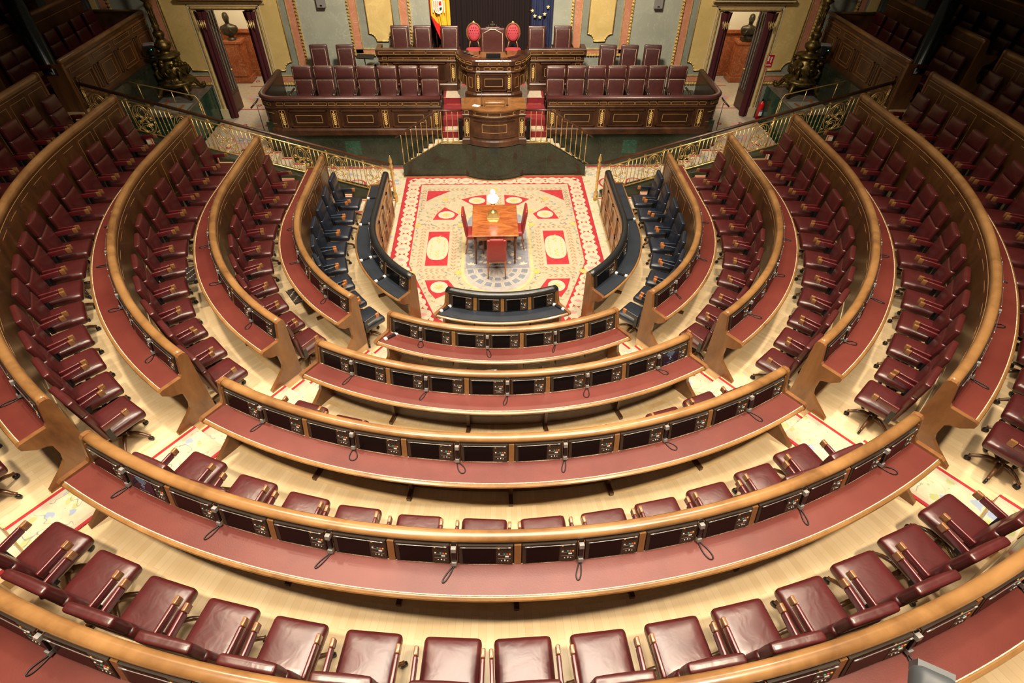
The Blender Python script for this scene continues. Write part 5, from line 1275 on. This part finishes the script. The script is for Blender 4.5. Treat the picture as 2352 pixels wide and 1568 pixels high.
# ------------------------------------------------------------ ledges, candelabra, sloping brass railings, parapets
def spiral(cx, cz, r0, r1, a0, turns, n=16):
    return [(cx + (r0 + (r1 - r0) * i / n) * cos(a0 + 2 * pi * turns * i / n), 0, cz + (r0 + (r1 - r0) * i / n) * sin(a0 + 2 * pi * turns * i / n)) for i in range(n + 1)]
SL = .284
def scroll_mesh(sg):
    mb = MB(); sh = lambda pts: [(x, y, z + sg * -SL * x * -1) for x, y, z in pts]
    sh = lambda pts: [(x, y, z + SL * x * sg) for x, y, z in pts]
    def tb(pts, r=.0085): mb.tube(sh(pts), r, M['brass'], 5)
    el = lambda cx, cz, a, b, n=22, t0=0, t1=2 * pi: [(cx + a * cos(t0 + (t1 - t0) * i / n), 0, cz + b * sin(t0 + (t1 - t0) * i / n)) for i in range(n + 1)]
    tb(el(0, .50, .205, .335), .010)
    tb(el(0, .66, .075, .115)); tb(el(0, .66, .115, .165)); tb(el(0, .28, .075, .08)); tb(el(0, .29, .11, .115))
    for s in (-1, 1):
        tb([(0, 0, .50)] + [(s * .06, 0, .47), (s * .10, 0, .40)] + [(s * .115 + s * x, 0, z) for x, _, z in spiral(0, .40, .045, .012, 0, 1.3)], .008)
        tb([(0, 0, .50), (s * .06, 0, .54), (s * .12, 0, .58)] + [(s * .14 + s * x, 0, z) for x, _, z in spiral(0, .545, .045, .012, pi / 2, -1.2)], .008)
        tb([(s * .02, 0, .46)] + [(s * .055 + s * x, 0, z) for x, _, z in spiral(0, .455, .035, .008, pi, -1.2)], .007); tb([(s * .02, 0, .55)] + [(s * .055 + s * x, 0, z) for x, _, z in spiral(0, .55, .035, .008, pi, 1.2)], .007)
        tb([(s * .205, 0, .86)] + [(s * .19 - s * x * .8, 0, z) for x, _, z in spiral(0, .78, .055, .010, pi / 2, 1.1)], .008); tb([(s * .205, 0, .17)] + [(s * .19 - s * x * .8, 0, z) for x, _, z in spiral(0, .24, .050, .010, -pi / 2, -1.1)], .008)
        mb.tube(sh([(s * .235, 0, .17), (s * .235, 0, .86)]), .0095, M['brass'], 6)
    for z in (.82, .72, .50, .34, .22): mb.lathe([(.004, -.018), (.018, 0), (.004, .018)], sh([(0, 0, z)])[0], M['brass'], 6)
    for s in (-1, 1):
        for z in (.30, .50, .70): mb.lathe([(.004, -.016), (.018, 0), (.004, .016)], sh([(s * .235, 0, z)])[0], M['brass'], 6)
    for x in (-.235, .235):
        for zc, rr_ in ((.895, .028), (.895, .014)): tb([(x + rr_ * cos(2 * pi * i / 12), 0, zc + rr_ * sin(2 * pi * i / 12)) for i in range(13)], .005)
    return mb.mesh('scroll_panel')
def rail_side(sg, side):
    t = thing('brass_railing', 'gilded scrollwork stair railing with brown wooden handrail rising to the %s' % side, 'railing', group='sloping scrollwork railings')
    xa, xb, ya, yb = 2.70, 9.44, 2.74, 2.92
    hb = lambda x: -.10 + SL * (x - 2.62); yy = lambda x: ya + (yb - ya) * (x - xa) / (xb - xa)
    sm = scroll_mesh(sg)
    bl = MB(); bl.tube([(0, 0, .17), (0, 0, .86)], .0095, M['brass'], 6)
    for z in (.17, .36, .52, .69, .86): bl.lathe([(.006, -.016), (.019, 0), (.006, .016)], (0, 0, z), M['brass'], 6)
    blm = bl.mesh('baluster')
    pitch = .862
    for i in range(8):
        xc = 3.12 + pitch * i; xc = min(xc, 9.15)
        part('scroll_panel', sm, t, T3(sg * xc, yy(xc), hb(xc)))
        if i < 7:
            for j in range(3): x = xc + .235 + (pitch - .47) * (j + 1) / 4; part('baluster', blm, t, T3(sg * x, yy(x), hb(x)))
    for j in range(1): part('baluster', blm, t, T3(sg * 9.42, yy(9.42), hb(9.42)))
    P = lambda x, h: (sg * x, yy(x), hb(x) + h)
    mb = MB(); mb.tube([P(2.72, .985), P(xb, .985)], .038, M['mahogany'], 10); mb.build('handrail', t, label='reddish brown wooden handrail')
    MB().tube([P(2.72, .865), P(xb, .865)], .017, M['brass'], 6).build('top_bar', t); MB().tube([P(2.85, .17), P(xb, .17)], .017, M['brass'], 6).build('bottom_bar', t)
    mb = MB(); mb.lathe([(.055, 0), (.055, .22), (.048, .24), (.03, .27), (.034, .40), (.042, .47), (.030, .50), (.044, .53), (.030, .56), (.040, .70), (.050, .80), (.034, .84), (.052, .88), (.052, .92), (.030, .95), (.048, .985), (.048, 1.03), (.022, 1.06), (.034, 1.09), (.044, 1.13), (.036, 1.19), (.012, 1.25), (.003, 1.28)], (sg * 2.635 - .03, 2.74, ZC), M['brass'], 16); mb.build('newel_post', t, label='polished brass newel post with acorn finial')
    # marble stringer under the railing
    mb = MB(); q = [(sg * 2.74, -.3), (sg * 9.46, -.3), (sg * 9.46, hb(9.46) + .10), (sg * 2.74, hb(2.74) + .10)]
    vs = [(x, 2.665, z) for x, z in q] + [(x, 2.99, z) for x, z in q]; mb.add(vs, [(0, 1, 2, 3), (7, 6, 5, 4), (0, 4, 5, 1), (1, 5, 6, 2), (2, 6, 7, 3), (3, 7, 4, 0)], M['marble_green']); struct(mb.build('trim_4'))
    # candelabrum ledge
    mb = MB()
    mb.bx(sg * 8.38, sg * 9.46, 4.70, YW, -.2, 1.33, M['marble_green2']); mb.bx(sg * 8.36, sg * 9.46, 4.68, YW, 1.33, 1.355, M['marble_brown']); mb.bx(sg * 8.42, sg * 9.40, 4.95, 5.6, 1.355, 1.357, M['marble_grey2'])
    for x, y in ((8.6, 5.2), (8.9, 5.0), (9.1, 5.5)): mb.prism([(sg * x, y), (sg * (x + .1), y + .02), (sg * (x + .05), y + .3), (sg * (x - .03), y + .26)], 1.354, 1.3585, M['marble_red'])
    mb.prism([(sg * 8.38, 4.70), (sg * 8.34, 4.9), (sg * 7.95, 3.9), (sg * 7.6, 3.0), (sg * 8.6, 3.0)], -.2, .95, M['marble_green2'])
    mb.bx(sg * 8.2, sg * 9.46, 2.99, 4.70, -.2, .75, M['marble_green2'])
    struct(mb.build('trim_5'))
    t = thing('brass_handrail', 'thin polished brass rail running along the marble ledge on the %s' % side, 'handrail', group='thin rails on the marble ledges')
    mb = MB(); mb.tube([(sg * 9.40, 4.74, 2.22), (sg * 8.35, 4.74, 1.98), (sg * 7.86, 4.74, 1.86), (sg * 7.72, 4.62, 1.72), (sg * 7.55, 4.3, 1.35), (sg * 7.40, 4.1, 1.05)], .016, M['brass'], 8); mb.build('rail', t)
    for x, z in ((9.2, 2.17), (8.42, 1.99)): MB().tube([(sg * x, 4.74, 1.35), (sg * x, 4.74, z)], .010, M['brass'], 6).build('post', t)
    MB().tube([(sg * 7.80, 4.70, .39), (sg * 7.80, 4.70, 1.82)], .010, M['brass'], 6).build('post', t)
    # candelabrum
    t = thing('candelabrum', 'huge gilded bronze baroque candelabrum on scroll feet beside the %s door' % side, 'candelabrum', (sg * 8.98, 6.28, 1.357))
    mb = MB()
    for i in range(4):
        X = RZ(pi / 4 + pi / 2 * i)
        mb.tube([(.18, 0, .34), (.34, 0, .36), (.46, 0, .30), (.52, 0, .20), (.58, 0, .10), (.66, 0, .06), (.72, 0, .10), (.71, 0, .16), (.66, 0, .16), (.64, 0, .12)], .05, M['bronze'], 8, X=X, rads=[.09, .085, .075, .065, .055, .05, .045, .04, .03, .02])
        mb.tube([(.30, 0, .46), (.42, 0, .55), (.44, 0, .68), (.36, 0, .74), (.32, 0, .68), (.36, 0, .62)], .04, M['bronze'], 8, X=X, rads=[.05, .05, .045, .04, .03, .02])
    mb.build('scroll_feet', t)
    mb = MB(); mb.lathe([(.12, .18), (.44, .30), (.50, .36), (.46, .42), (.34, .46), (.32, .56), (.38, .66), (.36, .78), (.26, .92), (.24, .98), (.34, 1.02), (.35, 1.06), (.18, 1.10), (.12, 1.16), (.20, 1.24), (.22, 1.32), (.14, 1.40), (.10, 1.46), (.14, 1.54), (.14, 1.60), (.08, 1.66)], (0, 0, 0), M['bronze'], 20)
    r = random.Random(4)
    for i in range(46):
        a = r.uniform(0, 2 * pi); z = r.uniform(.3, 1.0); q = .33 + .05 * sin(z * 9); mb.cushion((q * cos(a), q * sin(a), z), (.055, .055, .05), .045, M['bronze'], n=1)
    for i in range(10): a = 2 * pi * i / 10; mb.tube([(.20 * cos(a), .20 * sin(a), .96), (.29 * cos(a), .29 * sin(a), .80), (.37 * cos(a + .2), .37 * sin(a + .2), .66), (.34 * cos(a + .4), .34 * sin(a + .4), .56)], .03, M['bronze'], 6)
    mb.build('base', t)
    mb = MB(); mb.lathe([(.09, 1.64), (.075, 1.70), (.10, 1.76), (.07, 1.80), (.065, 2.0), (.085, 2.18), (.10, 2.24), (.06, 2.30), (.12, 2.36), (.16, 2.40), (.07, 2.44), (.06, 2.8), (.09, 3.2)], (0, 0, 0), M['bronze'], 14)
    for i in range(8): a = 2 * pi * i / 8; mb.tube([(.072 * cos(a), .072 * sin(a), 1.8), (.08 * cos(a), .08 * sin(a), 2.15)], .012, M['bronze'], 5)
    mb.build('shaft', t)
    for i in range(6):
        a = 2 * pi * i / 6 + .3; mb = MB(); mb.tube([(.06 * cos(a), .06 * sin(a), 2.48), (.18 * cos(a), .18 * sin(a), 2.56), (.30 * cos(a), .30 * sin(a), 2.50), (.42 * cos(a), .42 * sin(a), 2.62), (.44 * cos(a), .44 * sin(a), 2.75)], .022, M['bronze'], 6); mb.lathe([(.02, 2.75), (.06, 2.78), (.04, 2.84)], (.44 * cos(a), .44 * sin(a), 0), M['bronze'], 8); mb.build('branch', t)
    # remote camera hanging at the parapet
    t = thing('remote_camera', 'black robotic video camera with green light beside the %s candelabrum' % side, 'camera', (sg * 9.24, 6.02, 2.62), -.4 * sg)
    mb = MB(); mb.box((0, 0, 0), (.11, .16, .10), M['black']); mb.lathe([(.05, 0), (.05, .10), (.04, .11)], (0, 0, 0), M['screen'], 12, X=T3(0, -.16, 0) @ RX(pi / 2)); mb.box((-.02 * sg, .08, .10), (.13, .10, .02), M['silver']); mb.build('housing', t)
    MB().lathe([(.09, -.22), (.10, -.18), (.06, -.15), (.05, -.10)], (0, 0, 0), M['black'], 14).box((-.14 * sg, 0, -.23), (.20, .10, .012), M['black']).build('mount', t); MB().bx(.05, .065, -.165, -.155, .02, .035, plain('green_tally', (.1, .9, .5), .4, emit=(.1, 1, .5), es=3)).build('tally_light', t)
    # wooden parapet of the upper block
    t = thing('gallery_parapet', 'dark panelled wooden parapet enclosing the raised seats at the far %s' % side, 'parapet', group='wooden parapets of the raised blocks')
    xp = 9.50
    mb = MB()
    mb.bx(sg * (xp - .02), sg * (xp + .05), 2.80, 6.86, 2.20, 3.28, M['walnut_dark']); mb.bx(sg * xp, sg * (xp + 1.25), 6.80, 6.87, 2.3, 3.28, M['walnut_dark'])
    X = T3(sg * (xp - .02), 0, 0) @ RZ(-pi / 2 * sg) @ T3(0, 0, 0)
    for i in range(4):
        c = 3.35 + 1.02 * i; yl = -c if sg > 0 else c
        for a, b, e, g in ((-.36, .36, 2.42, 2.44), (-.36, .36, 2.90, 2.92), (-.36, -.34, 2.42, 2.92), (.34, .36, 2.42, 2.92)): mb.bx(yl + a, yl + b, -.03, 0, e, g, M['walnut'], X)
        inlay_rect(mb, X, yl - .24, yl + .24, 2.50, 2.84, .006, -.012, 'inlay', .008); inlay_rect(mb, X, yl - .40, yl + .40, 3.02, 3.12, .005, -.012, 'inlay', .008)
        for s in (-1, 1): inlay_rect(mb, X, yl + s * .51 - .05, yl + s * .51 + .05, 2.42, 2.92, .005, -.008, 'inlay', .006)
    mb.bx(-6.86 if sg > 0 else 2.80, -2.80 if sg > 0 else 6.86, -.035, 0, 3.16, 3.20, M['walnut'], X)
    mb.build('panel', t)
    mb = MB(); mb.tube([(sg * xp, 2.78, 3.31), (sg * xp, 6.84, 3.31), (sg * (xp + 1.25), 6.84, 3.31)], .055, M['walnut_gold'], 8); mb.build('top_rail', t)
    mb = MB(); pr = [(2.74, 1.35), (2.74, 3.27), (2.80, 3.27), (2.80, 1.35)]; mb.bx(sg * (xp - .06), sg * (xp + .10), 2.72, 2.80, 1.80, 3.27, M['walnut']); mb.prism([(sg * (xp + .1), 2.72), (sg * (xp + .38), 2.72), (sg * (xp + .38), 2.78), (sg * (xp + .1), 2.78)], 2.25, 3.02, M['walnut']); mb.build('end_post', t)
    mb = MB(); mb.bx(sg * (xp - .10), sg * (xp + .02), 2.98, YW, .7, 2.24, M['marble_green']); mb.bx(sg * (xp - .12), sg * (xp + .02), 2.98, YW, 2.18, 2.26, M['marble_green']); struct(mb.build('trim_6'))
    # ring six and seven continue here as straight benches, split by a column
    for (xr, zc, y0, y1, lab) in ((10.89, 3.80, 2.66, 3.72, 'short straight bench back before the column'), (10.89, 3.80, 4.20, 6.95, 'straight bench back beyond the column'), (12.26, 4.25, 2.66, 6.95, 'rearmost straight bench back by the side wall')):
        t = thing('straight_bench', 'dark wooden %s in the far %s block' % (lab, side), 'bench desk', group='straight benches of the raised blocks')
        MB().bx(sg * (xr - .05), sg * (xr + .02), y0, y1, zc - 1.1, zc - .06, M['walnut_dark']).bx(sg * (xr - .055), sg * (xr - .05), y0 + .05, y1 - .05, zc - .20, zc - .193, M['inlay']).build('back_panel', t)
        mb = MB(); mb.tube([(sg * xr, y0, zc - .03), (sg * xr, y1, zc - .03)], .062, M['walnut_gold'], 8); mb.build('crest_rail', t)
        MB().bx(sg * (xr + .02), sg * (xr + .40), y0, y1, zc - .38, zc - .34, M['walnut']).bx(sg * (xr + .09), sg * (xr + .37), y0 + .03, y1 - .03, zc - .34, zc - .335, M['desk_red']).build('desk_top', t)
        mb = MB(); q = [(sg * (xr + a), b + zc - 1.1) for a, b in END_PROFILE]; xz_prism(mb, q[::(1 if sg > 0 else -1)], y0 - .05, y0, M['walnut']); mb.build('end_panel', t)
    for i, y in enumerate((6.45, 5.85, 5.25, 4.65, 3.42, 2.95)): put_chair('red', False, sg * 10.42, y, FK[5], pi / 2 * sg, 'burgundy chair, %s from the back wall behind the %s wooden parapet' % (ORD[i], side), 'chairs of the raised blocks')
    for i, y in enumerate((6.3, 5.6, 4.9, 4.2, 3.5, 2.9)): put_chair('red', False, sg * 11.80, y, FK[6], pi / 2 * sg, 'burgundy chair, %s from the back wall, rearmost row on the far %s' % (ORD[i], side), 'chairs of the raised blocks')
    for x, y, lab in ((10.62, 3.95, 'between the seats of the raised block'), (10.95, 7.15 - .25, 'against the back wall')):
        mb = MB(); z0_ = FK[5] if y < 6 else FK[5]; mb.lathe([(.27, 0), (.27, .06), (.22, .12), (.20, .14), (.185, 3.2)], (sg * x, y - (.12 if y > 6 else 0), z0_), M['column'], 24); tag(mb.build('column'), 'round near-black marble column %s on the %s' % (lab, side), 'column', 'dark columns under the gallery')
    mb = MB(); mb.bx(sg * 9.9, sg * 14, -8.5, 7.3, 5.25, 5.45, M['gallery_dark']); struct(mb.build('ceiling'))
    mb = MB(); mb.bx(sg * 13.65, sg * 13.85, -8.5, 7.3, 0, 5.3, M['side_wall']); struct(mb.build('wall_' + side))
rail_side(-1, 'left'); rail_side(1, 'right')
# extinguisher and its sign
t = thing('fire_extinguisher', 'red fire extinguisher with white label on the floor by the right door', 'fire extinguisher', (8.30, 6.78, .39))
mb = MB(); mb.lathe([(.02, 0), (.085, .01), (.085, .42), (.07, .48), (.03, .52), (.025, .55)], (0, 0, 0), plain('extinguisher_red', (.62, .012, .015), .25), 18); mb.build('cylinder', t)
mb = MB(); mb.bx(-.03, .03, -.02, .02, .54, .60, M['black']); mb.tube([(0, 0, .58), (.08, -.02, .56), (.11, -.02, .40), (.10, -.02, .15)], .012, M['black'], 6); mb.build('valve', t); MB().bx(-.05, .05, -.088, -.080, .12, .24, M['white_plastic']).bx(-.05, .05, -.089, -.080, .24, .28, M['c_blue']).build('paper_label', t)
t = thing('fire_sign', 'small red sign with white pictograms on the yellow wall by the right door', 'sign', (8.20, YW - .03, 1.86), 0)
sr = plain('sign_red', (.50, .01, .02), .4)
MB().bx(-.11, .11, -.006, .006, 0, .34, sr).build('plate', t)
mb = MB(); mb.bx(-.08, -.02, -.010, -.006, .17, .30, M['white_plastic']); mb.bx(.03, .06, -.010, -.006, .13, .29, M['white_plastic']); mb.bx(.01, .08, -.010, -.006, .24, .26, M['white_plastic']); mb.bx(-.085, .085, -.010, -.006, .045, .06, M['white_plastic']); mb.bx(-.085, .06, -.010, -.006, .075, .083, M['white_plastic']); mb.build('pictogram', t)
mb = MB(); mb.tube([(8.18, YW - .035, 1.86), (8.24, YW - .04, .9), (8.30, YW - .06, .45)], .006, sr, 5); tag(mb.build('red_cable'), 'thin red cable running down from the red sign to the floor', 'cable')
# keyboards
def keyboard(loc, rz, tilt, lab):
    t = thing('keyboard', lab, 'keyboard', loc, 0, 'black keyboards under the desks'); t.rotation_euler = (tilt, 0, rz)
    MB().bx(-.23, .23, -.085, .085, -.012, .0, M['black']).build('case', t)
    mb = MB()
    for r in range(5):
        for c in range(15): mb.bx(-.22 + c * .029, -.22 + c * .029 + .024, -.075 + r * .031, -.075 + r * .031 + .025, 0, .006, M['silver'] if (r + c) % 6 == 0 else M['bezel'])
    mb.build('keys', t)
keyboard((-.35, -4.60, FK[1] + .60), .07, .35, 'black computer keyboard on a pull-out tray under the second central desk')
X = frame_at('L', RK[2], .52, .38, FK[2] + .62)
keyboard((X.translation.x, X.translation.y, X.translation.z), X.to_euler().z, 0, 'black computer keyboard sticking out from the third desk of the left block')
X = frame_at('L', RK[1], .46, .22, FK[1] + .62)
keyboard((X.translation.x, X.translation.y, X.translation.z), X.to_euler().z, 0, 'black computer keyboard edge under the second desk of the left block')
# white-tipped remotes lying on the navy desks
def remote(x, y, z, rz, lab):
    t = thing('translation_handset', lab, 'handset', (x, y, z), rz, 'white-tipped handsets on the front desks')
    MB().bx(-.022, .022, -.10, .10, 0, .022, M['black']).build('grip', t); MB().bx(-.025, .025, -.125, -.075, 0, .028, M['white_plastic']).build('earpiece', t); MB().bx(-.025, .025, .075, .125, 0, .028, M['white_plastic']).build('mouthpiece', t)
for sec, us in (('L', (.16, .32, .60, .86)), ('R', (.17, .62))):
    for i, u in enumerate(us):
        X = frame_at(sec, RK[0], .27, u, FK[0] + .77); e = X.to_euler().z
        remote(X.translation.x, X.translation.y, X.translation.z, e + .15, 'black handset with white tips lying on the navy desk, %s from the stairs, %s side' % (ORD[i], SEC_NAME[sec]))
for k, u, lab in ((0, .035, 'on the left end of the short front desk'), (0, .965, 'on the right end of the short front desk'), (1, .035, 'on the left end of the second central desk')):
    X = frame_at('C', RK[k], .21, u, FK[k] + .775); remote(X.translation.x, X.translation.y, X.translation.z, X.to_euler().z + (-.5 if u < .5 else .5), 'black handset with white tips, ' + lab)
# two lit screens: lines of small text over an emblem
def lit(k, idx):
    L = sec_len('C', RK[k]); pitch = (L - .12) / MON_COUNT[k]; X = frame_at('C', RK[k], .081, (.06 + (idx + .5) * pitch) / L, FK[k] + .908) @ RX(-radians(10.5))
    g = plain('screen_text_glow', (.1, .15, .2), .5, emit=(.45, .62, .8), es=.16); b = plain('screen_blue_glow', (.002, .004, .01), .2, emit=(.01, .02, .05), es=.2)
    w = pitch - .075; x0 = -w / 2 + .05; c = (-w / 2 + .035 - w / 2 + w * .68) / 2; mb = MB(); mb.bx(-w / 2 + .04, -w / 2 + w * .67, -.0162, -.0152, -.110, .100, b)
    for i in range(6): q = .075 - .012 * abs(i - 2); mb.bx(c - q, c + q, -.0172, -.0160, .080 - i * .014, .084 - i * .014, g)
    mb.prism([(0, 0), (0, 0), (0, 0)], 0, 0, g) if False else None
    for a, z, h in ((.018, -.035, .006), (.024, -.028, .010), (.010, -.010, .014), (.014, -.055, .006)): mb.bx(c - a, c + a, -.0172, -.0160, z, z + h, g)
    mb.bx(c - .06, c + .06, -.0172, -.0160, -.090, -.088, g)
    o = tag(mb.build('screen_display'), 'faint text and emblem glowing %s' % ('near the left end of the fifth central desk' if k == 4 else 'at the right end of the third central desk'), 'display'); o.matrix_world = X
lit(4, 1); lit(2, 9)
# spotlight in the near foreground, hung from the gallery front
t = thing('spotlight', 'out-of-place grey hooded spotlight close to the viewer at the bottom right', 'spotlight', (1.17, -10.04, 5.45), -.5)
t['label'] = 'grey hooded spotlight with yellow-striped cable in the near foreground at bottom right'
gm = plain('grey_paint', (.055, .060, .068), .5); t.scale = (.85, .85, .85)
mb = MB(); X = RX(radians(10)); mb.cushion((0, .03, .0), (.075, .055, .04), .03, gm, .02, X=X, n=3); mb.box((0, .085, -.01), (.062, .015, .036), gm, X=X); mb.build('hood', t)
mb = MB(); mb.tube([(.06, -.05, -.01), (.12, -.17, -.03)], .052, M['black'], 18); mb.tube([(.065, -.06, -.01), (.078, -.085, -.015)], .056, M['bezel'], 18); mb.tube([(.12, -.17, -.03), (.16, -.26, -.04)], .056, plain('ribbed_grey', (.06, .07, .07), .5), 18); mb.build('barrel', t)
mb = MB(); mb.tube([(.02, -.16, .03), (-.04, -.10, .04), (-.09, -.12, .03), (-.10, -.20, .0), (-.06, -.32, -.05)], .006, M['black'], 6); mb.tube([(.04, -.15, .045), (.08, -.16, .05), (.09, -.22, .04)], .005, plain('yellow_cable', (.6, .45, .05), .5), 6); mb.build('cable', t)
MB().tube([(.16, -.26, -.04), (.22, -.50, -.06), (.22, -.62, -.05)], .018, M['black'], 8).build('bracket', t)
mb = MB(); mb.bx(-6, 6, -10.95, -10.55, 5.1, 6.3, M['walnut_dark']); struct(mb.build('wall_front'))
